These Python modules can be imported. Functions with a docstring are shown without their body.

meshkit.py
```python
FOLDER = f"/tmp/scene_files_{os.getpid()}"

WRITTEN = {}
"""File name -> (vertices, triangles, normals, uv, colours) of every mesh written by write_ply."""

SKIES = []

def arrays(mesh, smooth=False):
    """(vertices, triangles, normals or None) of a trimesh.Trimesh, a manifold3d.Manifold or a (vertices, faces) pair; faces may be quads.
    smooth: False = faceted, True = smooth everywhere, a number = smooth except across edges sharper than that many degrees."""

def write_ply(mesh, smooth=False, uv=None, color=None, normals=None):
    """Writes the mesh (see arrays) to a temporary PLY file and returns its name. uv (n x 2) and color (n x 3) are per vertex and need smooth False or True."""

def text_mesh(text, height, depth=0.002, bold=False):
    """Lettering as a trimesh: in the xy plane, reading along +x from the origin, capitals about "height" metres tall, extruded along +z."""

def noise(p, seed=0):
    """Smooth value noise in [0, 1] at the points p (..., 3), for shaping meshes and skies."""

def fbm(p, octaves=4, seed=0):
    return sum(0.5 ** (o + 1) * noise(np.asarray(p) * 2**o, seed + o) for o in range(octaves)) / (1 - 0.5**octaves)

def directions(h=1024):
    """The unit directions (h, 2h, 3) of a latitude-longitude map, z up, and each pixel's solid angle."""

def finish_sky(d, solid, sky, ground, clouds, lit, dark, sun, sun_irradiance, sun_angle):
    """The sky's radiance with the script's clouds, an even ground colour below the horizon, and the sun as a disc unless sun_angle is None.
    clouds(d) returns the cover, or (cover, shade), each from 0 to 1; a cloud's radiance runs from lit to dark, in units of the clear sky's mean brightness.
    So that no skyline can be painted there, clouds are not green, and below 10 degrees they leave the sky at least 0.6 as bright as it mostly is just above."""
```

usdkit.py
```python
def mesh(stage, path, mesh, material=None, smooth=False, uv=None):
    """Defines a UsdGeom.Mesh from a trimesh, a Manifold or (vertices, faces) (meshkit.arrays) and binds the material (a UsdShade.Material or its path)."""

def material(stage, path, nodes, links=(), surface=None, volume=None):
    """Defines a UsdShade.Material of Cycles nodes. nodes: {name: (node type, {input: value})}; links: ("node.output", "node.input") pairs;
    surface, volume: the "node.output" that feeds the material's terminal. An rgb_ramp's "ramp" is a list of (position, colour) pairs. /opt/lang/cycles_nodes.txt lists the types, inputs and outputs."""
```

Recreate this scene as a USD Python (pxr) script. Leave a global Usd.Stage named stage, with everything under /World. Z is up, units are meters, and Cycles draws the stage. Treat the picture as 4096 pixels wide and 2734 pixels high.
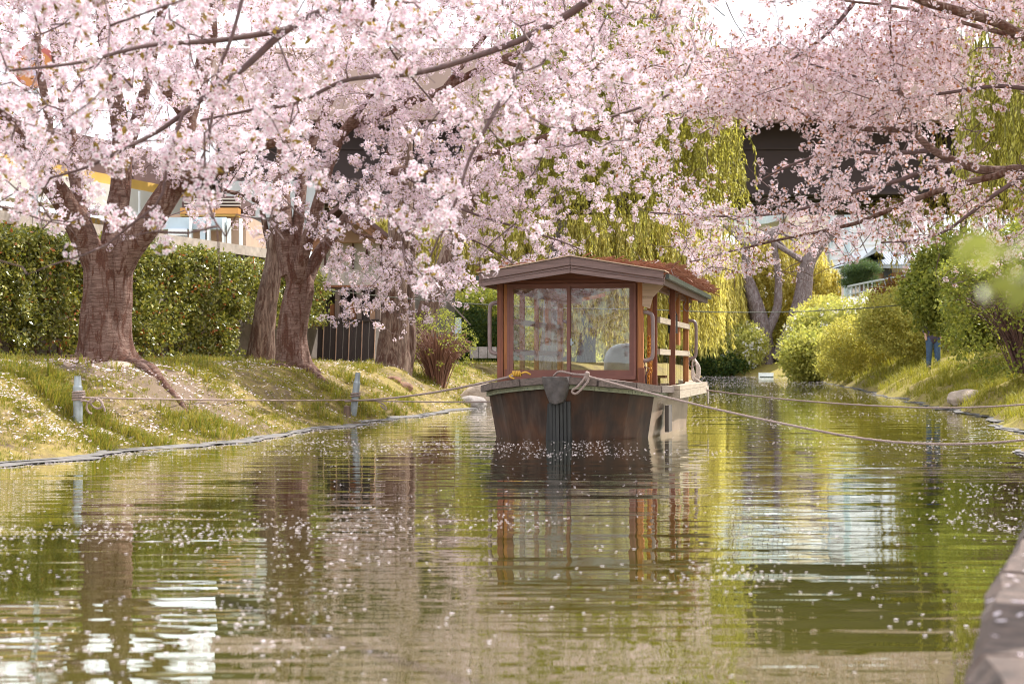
import math, random
import numpy as np
import trimesh, manifold3d, usdkit, meshkit
from pxr import Usd, UsdGeom, UsdLux, UsdShade, Sdf, Gf, Vt

stage = Usd.Stage.CreateInMemory()
UsdGeom.SetStageUpAxis(stage, UsdGeom.Tokens.z)
UsdGeom.SetStageMetersPerUnit(stage, 1.0)
UsdGeom.Xform.Define(stage, '/World')
UsdGeom.Scope.Define(stage, '/World/Looks')

# ---------------------------------------------------------------- camera, sky, sun, exposure
F, HZ, CH = 1700.0, 363.0, 0.925            # focal length in pixels of a 1024 wide frame, horizon row, eye height over the water
EXPOSURE = 1.0
SUN_AZ, SUN_EL = math.radians(55), math.radians(50)
cam = UsdGeom.Camera.Define(stage, '/World/camera')
cam.CreateHorizontalApertureAttr(36.0)
cam.CreateVerticalApertureAttr(36.0 * 683 / 1024)
cam.CreateFocalLengthAttr(36.0 * F / 1024)
cam.CreateVerticalApertureOffsetAttr((HZ - 341.5) / 1024 * 36.0)
cam.CreateClippingRangeAttr(Gf.Vec2f(0.05, 3000))
cam.CreateFStopAttr(4.5)
cam.CreateFocusDistanceAttr(21.5)
cam.CreateExposureAttr(EXPOSURE)
cam.AddTranslateOp().Set(Gf.Vec3d(0, 0, CH))
cam.AddRotateXOp().Set(90.0)

sun = UsdLux.DistantLight.Define(stage, '/World/sun')
sun.CreateIntensityAttr(1.15)
sun.CreateAngleAttr(0.5)
sun.CreateNormalizeAttr(True)
sun.CreateColorAttr(Gf.Vec3f(1.0, 0.965, 0.915))
sun.AddRotateZOp().Set(-math.degrees(SUN_AZ))
sun.AddRotateXOp().Set(math.degrees(SUN_EL) - 90.0 + 180.0 - 180.0)
# a light shines along -z: tip it so that -z runs from the sun towards the scene
sd = np.array([math.sin(SUN_AZ) * math.cos(SUN_EL), math.cos(SUN_AZ) * math.cos(SUN_EL), math.sin(SUN_EL)])
sun.ClearXformOpOrder()
zx = sd / np.linalg.norm(sd); xx = np.cross([0, 0, 1.0], zx); xx /= np.linalg.norm(xx); yx = np.cross(zx, xx)
sun.AddTransformOp().Set(Gf.Matrix4d(*xx, 0, *yx, 0, *zx, 0, 0, 0, 0, 1))

sky = UsdLux.DomeLight.Define(stage, '/World/sky')
SKY = usdkit.material(stage, '/World/Looks/sky_light', {
    's': ('sky_texture', {'sky_type': 'single_scattering', 'sun_disc': False, 'sun_elevation': SUN_EL, 'sun_rotation': SUN_AZ, 'aerosol_density': 2.0}),
    'tc': ('texture_coordinate', {}),
    'mp': ('mapping', {'scale': (1.0, 1.0, 2.2)}),
    'n': ('noise_texture', {'scale': 1.6, 'detail': 5, 'roughness': 0.55}),
    'r': ('rgb_ramp', {'ramp': [(0.25, (0.35, 0.35, 0.35)), (0.6, (0.9, 0.9, 0.9))]}),
    'm': ('mix_color', {'b': (9.5, 9.8, 10.2), 'use_clamp': False, 'use_clamp_result': False}),
    'b': ('background_shader', {'strength': 0.11})},
    [('tc.generated', 'mp.vector'), ('mp.vector', 'n.vector'), ('n.fac', 'r.fac'), ('r.color', 'm.fac'), ('s.color', 'm.a'), ('m.result', 'b.color')],
    surface='b.background')
UsdShade.MaterialBindingAPI.Apply(sky.GetPrim()).Bind(SKY)
sky.GetPrim().SetCustomDataByKey('kind', 'structure')

# ---------------------------------------------------------------- helpers
T = Sdf.ValueTypeNames
used = {}

def numbered(path):
    n = used.get(path, -1) + 1
    used[path] = n
    return path if n == 0 else f'{path}_{n:03d}'

def P(px, py, d):
    """the point that stands at a pixel of the photograph, d metres away"""
    return np.array([(px - 512) / F * d, d, CH + (HZ - py) / F * d])

def proj(p):
    p = np.asarray(p)
    return 512 + F * p[..., 0] / p[..., 1], HZ - F * (p[..., 2] - CH) / p[..., 1]

def tag(prim, label=None, cat=None, group=None, kind=None):
    for k, v in (('label', label), ('category', cat), ('group', group), ('kind', kind)):
        if v:
            prim.SetCustomDataByKey(k, v)
    return prim

def thing(name, label, cat, loc=(0, 0, 0), rz=0.0, group=None, kind=None):
    x = UsdGeom.Xform.Define(stage, numbered('/World/' + name))
    x.AddTranslateOp().Set(Gf.Vec3d(*map(float, loc)))
    if rz:
        x.AddRotateZOp().Set(math.degrees(rz))
    return tag(x.GetPrim(), label, cat, group, kind)

class MB:
    """collects shapes; build() makes them one Mesh prim"""
    def __init__(s):
        s.v, s.f, s.c, s.n = [], [], [], 0
    def add(s, v, f, c=None):
        v, f = np.asarray(v, float), np.asarray(f, int)
        s.v.append(v); s.f.append(f + s.n); s.n += len(v)
        s.c.append(np.broadcast_to(np.asarray(c if c is not None else (1, 1, 1), float), v.shape))
        return s
    def tm(s, m, c=None):
        return s.add(m.vertices, m.faces, c)
    def box(s, c, size, rot=None, col=None):
        m = trimesh.creation.box(size)
        v = np.array(m.vertices)
        if rot is not None:
            v = v @ np.asarray(rot).T
        return s.add(v + np.asarray(c, float), m.faces, col)
    def bar(s, a, b, w, h, up=(0, 0, 1), col=None):
        """a beam of section w (sideways) by h (upwards) from a to b"""
        a, b = np.asarray(a, float), np.asarray(b, float)
        y = b - a; L = np.linalg.norm(y); y /= L
        x = np.cross(y, up); x /= np.linalg.norm(x); z = np.cross(x, y)
        return s.box((a + b) / 2, (w, L, h), np.stack([x, y, z], 1), col)
    def tube(s, pts, r, n=6, col=None, cap=True):
        v, f = tube(pts, r, n, cap)
        return s.add(v, f, col)
    def prism(s, poly, axis, lo, hi, col=None):
        """a polygon of (u, w) points, convex, extruded along an axis (0, 1, 2)"""
        poly = np.asarray(poly, float); k = len(poly)
        o = [i for i in range(3) if i != axis]
        v = np.zeros((2 * k, 3))
        v[:k, o] = poly; v[k:, o] = poly; v[:k, axis] = lo; v[k:, axis] = hi
        f = [(0, i + 1, i) for i in range(1, k - 1)] + [(k, k + i, k + i + 1) for i in range(1, k - 1)]
        for i in range(k):
            j = (i + 1) % k
            f += [(i, j, k + j), (i, k + j, k + i)]
        m = trimesh.Trimesh(v, f, process=False)
        if m.volume < 0:
            m.invert()
        return s.add(m.vertices, m.faces, col)
    def arrays(s):
        return np.vstack(s.v), np.vstack(s.f), np.vstack(s.c)
    def build(s, name, mat, parent=None, label=None, smooth=False, kind=None, colour=False, cat=None, group=None):
        v, f, c = s.arrays()
        path = numbered((str(parent.GetPath()) if parent else '/World') + '/' + name)
        m = usdkit.mesh(stage, path, (v, f), mat, smooth=False if colour else smooth)
        if colour:
            UsdGeom.PrimvarsAPI(m).CreatePrimvar('col', T.Color3fArray, 'vertex').Set(Vt.Vec3fArray.FromNumpy(c.astype(np.float32)))
        return tag(m.GetPrim(), label, cat, group, kind)

def tube(pts, r, n=6, cap=True, wob=None):
    pts = np.asarray(pts, float); k = len(pts)
    r = np.broadcast_to(np.asarray(r, float), (k,))
    t = np.gradient(pts, axis=0); t /= np.maximum(np.linalg.norm(t, axis=1, keepdims=True), 1e-9)
    ref = np.array([0, 0, 1.0]) if abs(t[0, 2]) < 0.9 else np.array([1.0, 0, 0])
    x = np.cross(t[0], ref); x /= np.linalg.norm(x)
    ang = np.arange(n) / n * 2 * np.pi
    rows = []
    for i in range(k):
        x = x - t[i] * (x @ t[i]); x /= max(np.linalg.norm(x), 1e-9)
        y = np.cross(t[i], x)
        rr = r[i] if wob is None else r[i] * wob(i / (k - 1), ang)[:, None]
        rows.append(pts[i] + rr * (np.cos(ang)[:, None] * x + np.sin(ang)[:, None] * y))
    v = np.vstack(rows)
    i = np.arange(k - 1)[:, None] * n; j = np.arange(n)[None]; jn = (j + 1) % n
    f = np.vstack([np.stack([i + j, i + jn, i + n + jn], -1).reshape(-1, 3), np.stack([i + j, i + n + jn, i + n + j], -1).reshape(-1, 3)])
    if cap:
        v = np.vstack([v, pts[0], pts[-1]])
        a = np.arange(n); b = (a + 1) % n; o = (k - 1) * n
        f = np.vstack([f, np.stack([b, a, np.full(n, k * n)], 1), np.stack([o + a, o + b, np.full(n, k * n + 1)], 1)])
    return v, f

def spline(pts, m):
    """Catmull-Rom through the points"""
    pts = np.asarray(pts, float)
    q = np.vstack([2 * pts[0] - pts[1], pts, 2 * pts[-1] - pts[-2]])
    seg = len(pts) - 1
    u = np.linspace(0, seg, m); i = np.minimum(u.astype(int), seg - 1); t = (u - i)[:, None]
    a, b, c, d = q[i], q[i + 1], q[i + 2], q[i + 3]
    return 0.5 * (2 * b + (c - a) * t + (2 * a - 5 * b + 4 * c - d) * t**2 + (3 * b - a - 3 * c + d) * t**3)

def quats(rot):
    """rotation matrices (n,3,3) -> (w,x,y,z)"""
    from scipy.spatial.transform import Rotation
    q = Rotation.from_matrix(rot).as_quat()
    return q[:, [3, 0, 1, 2]]

def instancer(name, parent, protos, mat, pos, rot, scale, index, label=None, kind='stuff', cat=None):
    """protos: list of MB with colours"""
    path = numbered((str(parent.GetPath()) if parent else '/World') + '/' + name)
    pi = UsdGeom.PointInstancer.Define(stage, path)
    UsdGeom.Xform.Define(stage, path + '/shapes')
    rel = pi.CreatePrototypesRel()
    for k, mb in enumerate(protos):
        v, f, c = mb.arrays()
        m = usdkit.mesh(stage, f'{path}/shapes/piece_{k:03d}', (v, f), mat)
        UsdGeom.PrimvarsAPI(m).CreatePrimvar('col', T.Color3fArray, 'vertex').Set(Vt.Vec3fArray.FromNumpy(c.astype(np.float32)))
        rel.AddTarget(m.GetPath())
    n = len(pos)
    pi.CreatePositionsAttr(Vt.Vec3fArray.FromNumpy(np.asarray(pos, np.float32)))
    q = quats(rot).astype(np.float32) if np.ndim(rot) == 3 else np.asarray(rot, np.float32)
    pi.CreateOrientationsAttr(Vt.QuathArray([Gf.Quath(*map(float, x)) for x in q]))
    s = np.asarray(scale, np.float32)
    if s.ndim == 1:
        s = np.repeat(s[:, None], 3, 1)
    pi.CreateScalesAttr(Vt.Vec3fArray.FromNumpy(s))
    pi.CreateProtoIndicesAttr(Vt.IntArray.FromNumpy(np.asarray(index, np.int32)))
    return tag(pi.GetPrim(), label, cat, None, kind)

def random_rots(rng, n):
    from scipy.spatial.transform import Rotation
    q = rng.normal(size=(n, 4)); q /= np.linalg.norm(q, axis=1, keepdims=True)
    return q

def yaw_quats(a, tilt=None, rng=None):
    from scipy.spatial.transform import Rotation
    n = len(a)
    r = Rotation.from_euler('z', a)
    if tilt is not None:
        ax = rng.normal(size=(n, 3)); ax[:, 2] = 0; ax /= np.linalg.norm(ax, axis=1, keepdims=True)
        r = Rotation.from_rotvec(ax * (rng.random(n) * tilt)[:, None]) * r
    q = r.as_quat()
    return q[:, [3, 0, 1, 2]]

# ---------------------------------------------------------------- materials
def L(name):
    return '/World/Looks/' + name

def plain(name, col, rough=0.7, vary=0.25, scale=6.0, stretch=(1, 1, 1), bump=0.0, bscale=30.0, metallic=0.0, spec=0.5, col2=None, space='object', bdist=0.01):
    c = np.array(col, float); c2 = np.array(col2, float) if col2 is not None else c * (1 - vary)
    nodes = {'tc': ('texture_coordinate', {}), 'ge': ('geometry', {}),
             'mp': ('mapping', {'scale': tuple(map(float, stretch))}),
             'n': ('noise_texture', {'scale': float(scale), 'detail': 6, 'roughness': 0.62}),
             'r': ('rgb_ramp', {'ramp': [(0.3, tuple(c2)), (0.72, tuple(np.minimum(c * (1 + vary * 0.35), 0.95)))]}),
             'p': ('principled_bsdf', {'roughness': rough, 'metallic': metallic, 'specular_ior_level': spec})}
    links = [('ge.position' if space == 'world' else 'tc.object', 'mp.vector'), ('mp.vector', 'n.vector'), ('n.fac', 'r.fac'), ('r.color', 'p.base_color')]
    if bump:
        nodes['n2'] = ('noise_texture', {'scale': float(bscale), 'detail': 5, 'roughness': 0.6})
        nodes['b'] = ('bump', {'strength': bump, 'distance': bdist})
        links += [('mp.vector', 'n2.vector'), ('n2.fac', 'b.height'), ('b.normal', 'p.normal')]
    return usdkit.material(stage, L(name), nodes, links, surface='p.BSDF')

def leafy(name, translucent=0.45, rough=0.5, spec=0.3, tint=(1.0, 1.0, 1.0)):
    """leaf and petal look: the colour is the mesh's own primvar"""
    return usdkit.material(stage, L(name), {
        'a': ('attribute', {'attribute': 'col'}),
        'g': ('mix_color', {'blend_type': 'multiply', 'fac': 1.0, 'b': tuple(tint), 'use_clamp': False, 'use_clamp_result': False}),
        'p': ('principled_bsdf', {'roughness': rough, 'specular_ior_level': spec}),
        't': ('translucent_bsdf', {}), 'm': ('mix_closure', {'fac': translucent})},
        [('a.color', 'p.base_color'), ('a.color', 'g.a'), ('g.result', 't.color'), ('p.BSDF', 'm.closure1'), ('t.BSDF', 'm.closure2')], surface='m.closure')

PETAL = leafy('blossom_petals', 0.45, 0.6, 0.1, (1.0, 0.985, 0.99))
LEAF = leafy('green_leaves', 0.52, 0.45, 0.3, (1.0, 1.0, 0.7))
GLOSSY_LEAF = leafy('hedge_leaves', 0.25, 0.3, 0.6, (1.0, 1.0, 0.6))
GRASS = leafy('grass_blades', 0.4, 0.55, 0.2, (1.0, 1.0, 0.6))

def bark(name, dark, light, ring=True):
    """cherry bark: grey zones of fine horizontal lenticels, split by dark vertical fissures; else deep vertical furrows"""
    st = (4.0, 4.0, 44.0) if ring else (17.0, 17.0, 2.4)
    dark, light = np.array(dark), np.array(light)
    return usdkit.material(stage, L(name), {
        'ge': ('geometry', {}), 'mp': ('mapping', {'scale': st}), 'mp2': ('mapping', {'scale': (7.0, 7.0, 1.5)}),
        'n': ('noise_texture', {'scale': 1.5, 'detail': 7, 'roughness': 0.7, 'distortion': 0.8}),
        'fi': ('noise_texture', {'scale': 1.4, 'detail': 7, 'roughness': 0.68, 'distortion': 1.2}),
        'big': ('noise_texture', {'scale': 2.6, 'detail': 5, 'roughness': 0.6}),
        'fine': ('noise_texture', {'scale': 55.0, 'detail': 5, 'roughness': 0.7}),
        'r': ('rgb_ramp', {'ramp': [(0.38, tuple(dark * 0.35)), (0.47, tuple(dark)), (0.55, tuple(light * 0.8)), (0.68, tuple(light * 1.25))]}),
        'rf': ('rgb_ramp', {'ramp': [(0.44, (1, 1, 1)), (0.52, (0, 0, 0))]}),
        'rc': ('rgb_ramp', {'ramp': [(0.35, tuple(dark * np.array([0.5, 0.4, 0.38]))), (0.65, tuple(dark * np.array([1.25, 1.05, 0.95])))]}),
        'r2': ('rgb_ramp', {'ramp': [(0.35, tuple(dark)), (0.62, tuple(light))]}),
        'mx': ('mix_color', {'fac': 0.35}), 'mf': ('mix_color', {}),
        'h1': ('mix_float', {'fac': 0.5}), 'ad': ('mix_float', {'fac': 0.3}),
        'b': ('bump', {'strength': 1.0, 'distance': 0.045}),
        'p': ('principled_bsdf', {'roughness': 0.78, 'specular_ior_level': 0.2})},
        [('ge.position', 'mp.vector'), ('mp.vector', 'n.vector'), ('ge.position', 'mp2.vector'), ('mp2.vector', 'fi.vector'), ('ge.position', 'big.vector'), ('ge.position', 'fine.vector'), ('n.fac', 'r.fac'), ('big.fac', 'r2.fac'),
         ('fi.fac', 'rf.fac'), ('fine.fac', 'rc.fac'), ('r.color', 'mx.a'), ('r2.color', 'mx.b'), ('rf.color', 'mf.fac'), ('mx.result', 'mf.a'), ('rc.color', 'mf.b'), ('mf.result', 'p.base_color'),
         ('n.fac', 'h1.a'), ('fi.fac', 'h1.b'), ('h1.result', 'ad.a'), ('fine.fac', 'ad.b'), ('ad.result', 'b.height'), ('b.normal', 'p.normal')], surface='p.BSDF')

CHERRY_BARK = bark('cherry_bark', (0.115, 0.058, 0.04), (0.28, 0.18, 0.145))
TWIG_BARK = plain('twig_bark', (0.12, 0.065, 0.06), 0.7, 0.4, 20)
FURROWED = bark('furrowed_bark', (0.09, 0.052, 0.038), (0.25, 0.17, 0.13), ring=False)
GREY_BARK = bark('grey_bark', (0.11, 0.085, 0.085), (0.27, 0.22, 0.22), ring=False)

def wood(name, col, rough=0.65, along='b', vary=0.45, bump=0.35):
    st = {'b': (22.0, 1.2, 22.0), 'a': (1.2, 22.0, 22.0), 'z': (22.0, 22.0, 1.2)}[along]
    return plain(name, col, rough, vary, 2.0, st, bump, 2.2, spec=0.35, bdist=0.004)

# ---------------------------------------------------------------- the setting: shores, banks, water
LSH = np.array([(-9.5, -20), (-7.4, 0), (-6.1, 8), (-4.64, 15.4), (-3.44, 19.9), (-2.1, 27.5), (-0.5, 37.4), (1.6, 50), (5.8, 75), (13.3, 120), (11.5, 131)], float)
RSH = np.array([(-5.2, -20), (0.05, -0.9), (0.744, 2.79), (1.78, 5.9), (3.3, 10.4), (5.0, 16.0), (6.9, 23.0), (8.6, 33.0), (9.9, 42.5), (14.2, 75), (18.0, 105), (19.8, 119), (12.0, 129), (-4.0, 133)], float)
LPROF = [(-1.2, -0.5), (0, -0.02), (0.12, 0.05), (0.5, 0.24), (1.0, 0.54), (1.5, 0.8), (2.0, 0.89), (3.0, 0.93), (4.2, 0.95), (7.0, 1.0), (9.0, 1.05)]
RPROF = [(-1.2, -0.5), (0, -0.02), (0.15, 0.1), (0.6, 0.38), (1.5, 0.75), (3.0, 1.35), (5.0, 2.5), (7.5, 3.9), (9.0, 4.25), (14, 4.3), (60, 4.6)]

def shore_curve(poly, m):
    p = np.column_stack([poly, np.zeros(len(poly))])
    c = spline(p, m)[:, :2]
    t = np.gradient(c, axis=0); t /= np.linalg.norm(t, axis=1, keepdims=True)
    return c, t

LC, LT = shore_curve(LSH[:10], 400)
RC, RT = shore_curve(RSH[4:12], 400)
LN = np.column_stack([-LT[:, 1], LT[:, 0]])      # outwards, away from the water
RN = np.column_stack([RT[:, 1], -RT[:, 0]])
from scipy.spatial import cKDTree
LK, RK = cKDTree(LC), cKDTree(RC)

def ground_at(side, xy):
    """signed distance to the shore and the bank's height"""
    C, N, K, prof = (LC, LN, LK, LPROF) if side == 'l' else (RC, RN, RK, RPROF)
    xy = np.asarray(xy, float)
    _, i = K.query(xy)
    s = ((xy - C[i]) * N[i]).sum(-1)
    ps, pz = np.array(prof).T
    p3 = np.concatenate([xy, np.zeros(xy.shape[:-1] + (1,))], -1)
    s = s + (meshkit.noise(p3 * 0.9, 3) - 0.5) * 0.45 + (meshkit.noise(p3 * 3.1, 4) - 0.5) * 0.16
    z = np.interp(s, ps, pz)
    z = z + (meshkit.fbm(p3 * 1.3, 4, 5) - 0.5) * 0.16 * np.clip(s / 0.6, 0.12, 1) + (meshkit.fbm(p3 * 5, 3, 9) - 0.5) * 0.05 * np.clip(s / 0.4, 0, 1)
    return s, z

def bank(name, side, ss, mat):
    C, N = (LC, LN) if side == 'l' else (RC, RN)
    g = C[:, None] + N[:, None] * np.asarray(ss)[None, :, None]
    k, m = g.shape[:2]
    s, z = ground_at(side, g.reshape(-1, 2))
    # keep the profile of the nominal distance so that the strip never folds
    ps, pz = np.array(LPROF if side == 'l' else RPROF).T
    zn = np.interp(np.tile(ss, k), ps, pz)
    z = np.where(np.tile(ss, k) > 9, zn, z)
    v = np.column_stack([g.reshape(-1, 2), z])
    i = np.arange(k - 1)[:, None] * m; j = np.arange(m - 1)[None]
    f = np.vstack([np.stack([i + j, i + j + 1, i + m + j], -1).reshape(-1, 3), np.stack([i + j + 1, i + m + j + 1, i + m + j], -1).reshape(-1, 3)])
    mesh = trimesh.Trimesh(v, f, process=False)
    if mesh.face_normals[:, 2].mean() < 0:
        f = f[:, ::-1]
    mb = MB(); mb.add(v, f)
    return mb.build(name, mat, None, smooth=True, kind='structure')

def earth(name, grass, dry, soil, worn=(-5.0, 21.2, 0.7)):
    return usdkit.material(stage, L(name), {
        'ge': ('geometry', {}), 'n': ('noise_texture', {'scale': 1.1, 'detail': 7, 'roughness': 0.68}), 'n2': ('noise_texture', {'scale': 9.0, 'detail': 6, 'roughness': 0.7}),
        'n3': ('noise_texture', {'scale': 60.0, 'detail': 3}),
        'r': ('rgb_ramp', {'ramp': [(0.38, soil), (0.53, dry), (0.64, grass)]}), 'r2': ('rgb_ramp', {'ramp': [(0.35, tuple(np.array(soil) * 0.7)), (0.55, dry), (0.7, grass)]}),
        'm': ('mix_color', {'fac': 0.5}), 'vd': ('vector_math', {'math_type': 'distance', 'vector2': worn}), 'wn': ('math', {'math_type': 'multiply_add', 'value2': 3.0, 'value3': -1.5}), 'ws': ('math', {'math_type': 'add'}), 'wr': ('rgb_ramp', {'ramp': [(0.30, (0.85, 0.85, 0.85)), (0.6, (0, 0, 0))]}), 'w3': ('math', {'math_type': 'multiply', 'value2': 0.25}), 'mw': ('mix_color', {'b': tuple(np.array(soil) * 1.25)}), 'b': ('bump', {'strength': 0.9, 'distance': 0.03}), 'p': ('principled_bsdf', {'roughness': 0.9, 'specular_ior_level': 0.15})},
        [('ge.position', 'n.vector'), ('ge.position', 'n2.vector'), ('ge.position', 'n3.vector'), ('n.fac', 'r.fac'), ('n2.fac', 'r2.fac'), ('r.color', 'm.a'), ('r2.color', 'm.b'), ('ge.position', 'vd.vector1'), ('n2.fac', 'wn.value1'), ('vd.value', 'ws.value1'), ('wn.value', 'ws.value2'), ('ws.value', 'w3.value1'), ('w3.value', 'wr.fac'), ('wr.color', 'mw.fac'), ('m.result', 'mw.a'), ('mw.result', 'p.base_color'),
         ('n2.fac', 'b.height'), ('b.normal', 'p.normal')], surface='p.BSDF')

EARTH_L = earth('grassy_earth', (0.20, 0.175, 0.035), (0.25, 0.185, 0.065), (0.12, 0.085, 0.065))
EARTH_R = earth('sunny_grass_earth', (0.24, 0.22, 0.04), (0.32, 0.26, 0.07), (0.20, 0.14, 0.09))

SL = [-1.2, -0.5, -0.2, -0.08, 0, 0.06, 0.14, 0.25, 0.38, 0.5, 0.65, 0.8, 1.0, 1.2, 1.4, 1.6, 1.8, 2.0, 2.2, 2.5, 2.8, 3.2, 3.7, 4.3, 5.0, 6.0, 7.0, 8.0, 9.0, 11, 20, 60]
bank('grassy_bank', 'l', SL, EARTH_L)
SR = [-1.2, -0.4, 0, 0.08, 0.15, 0.3, 0.45, 0.6, 0.9, 1.2, 1.5, 1.9, 2.4, 3.0, 3.6, 4.3, 5, 6, 7.5, 9, 11, 14, 25, 60]
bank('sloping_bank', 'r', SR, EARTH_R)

# the far end of the canal and the land beyond it, out to the horizon
def far_ground():
    xs = np.concatenate([[-1500, -600, -200, -80], np.linspace(-40, 60, 60), [90, 200, 600, 1500]])
    ys = np.concatenate([np.linspace(124, 140, 14), [150, 165, 190, 230, 320, 600, 1500]])
    X, Y = np.meshgrid(xs, ys, indexing='ij')
    edge = 127 + 1.5 * np.sin(X * 0.25) + 3 * (meshkit.noise(np.stack([X * 0.15, X * 0, X * 0], -1), 2) - 0.5)
    s = Y - edge
    Z = np.interp(s, [-3, 0, 0.4, 2, 6, 12, 30, 80], [-0.5, -0.02, 0.3, 0.9, 1.6, 3.0, 4.5, 4.8])
    v = np.stack([X, Y, Z], -1).reshape(-1, 3); m = len(ys); k = len(xs)
    i = np.arange(k - 1)[:, None] * m; j = np.arange(m - 1)[None]
    f = np.vstack([np.stack([i + j, i + m + j, i + j + 1], -1).reshape(-1, 3), np.stack([i + j + 1, i + m + j, i + m + j + 1], -1).reshape(-1, 3)])
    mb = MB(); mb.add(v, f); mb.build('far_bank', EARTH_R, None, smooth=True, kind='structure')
far_ground()

WATER = usdkit.material(stage, L('canal_water'), {
    'ge': ('geometry', {}),
    'mp': ('mapping', {'scale': (0.5, 1.7, 1.0), 'rotation': (0, 0, 0.12)}), 'mp2': ('mapping', {'scale': (1.6, 6.5, 1.0), 'rotation': (0, 0, -0.08)}),
    'n': ('noise_texture', {'scale': 1.0, 'detail': 2, 'roughness': 0.45}), 'n2': ('noise_texture', {'scale': 1.0, 'detail': 2, 'roughness': 0.5}),
    'sc': ('math', {'math_type': 'multiply', 'value2': 0.22}), 'ad': ('math', {'math_type': 'add'}),
    'b': ('bump', {'strength': 1.0, 'distance': 0.011}),
    'nc': ('noise_texture', {'scale': 0.25, 'detail': 3}), 'r': ('rgb_ramp', {'ramp': [(0.3, (0.034, 0.034, 0.005)), (0.7, (0.052, 0.048, 0.006))]}),
    'd': ('diffuse_bsdf', {}), 'g': ('glossy_bsdf', {'color': (0.99, 1.0, 0.93), 'roughness': 0.01}), 'fr': ('fresnel', {'IOR': 1.333}), 'fk': ('math', {'math_type': 'multiply', 'value2': 1.6, 'use_clamp': True}), 'mc': ('mix_closure', {})},
    [('ge.position', 'mp.vector'), ('ge.position', 'mp2.vector'), ('mp.vector', 'n.vector'), ('mp2.vector', 'n2.vector'), ('n2.fac', 'sc.value1'), ('n.fac', 'ad.value1'), ('sc.value', 'ad.value2'),
     ('ad.value', 'b.height'), ('b.normal', 'g.normal'), ('ge.position', 'nc.vector'), ('nc.fac', 'r.fac'), ('r.color', 'd.color'),
     ('fr.fac', 'fk.value1'), ('fk.value', 'mc.fac'), ('d.BSDF', 'mc.closure1'), ('g.BSDF', 'mc.closure2')], surface='mc.closure')
mb = MB(); mb.add([(-60, -60, 0), (60, -60, 0), (60, 140, 0), (-60, 140, 0)], [(0, 1, 2), (0, 2, 3)])
mb.build('water', WATER, None, kind='structure')

def edging(name, side, i0, i1, w0, w1):
    C, N = (LC, LN) if side == 'l' else (RC, RN)
    i = np.arange(i0, i1); c3 = np.column_stack([C[i], np.zeros(len(i))])
    m = 5; g = []
    for k in range(m):
        wv = w0 + (w1 - w0) * k / (m - 1) + (meshkit.fbm(c3 * (1.3 + 0.4 * (k == 0)), 3, 70 + k) - 0.5) * 0.25 - ((meshkit.noise(c3 * 0.9, 3) - 0.5) * 0.45 + (meshkit.noise(c3 * 3.1, 4) - 0.5) * 0.16)
        g.append(np.column_stack([C[i] + N[i] * wv[:, None], 0.006 + 0.025 * np.full(len(i), k / (m - 1))]))
    v = np.stack(g, 1).reshape(-1, 3); n = len(i)
    a = np.arange(n - 1)[:, None] * m; j = np.arange(m - 1)[None]
    f = np.vstack([np.stack([a + j, a + j + 1, a + m + j], -1).reshape(-1, 3), np.stack([a + j + 1, a + m + j + 1, a + m + j], -1).reshape(-1, 3)])
    if trimesh.Trimesh(v, f, process=False).face_normals[:, 2].mean() < 0:
        f = f[:, ::-1]
    mb = MB(); mb.add(v, f); mb.build(name, SCUM, None, kind='structure')
SCUM = plain('grey_waterline', (0.17, 0.155, 0.145), 0.7, 0.55, 5.0, bump=0.5, bscale=30, bdist=0.01, space='world')
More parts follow.
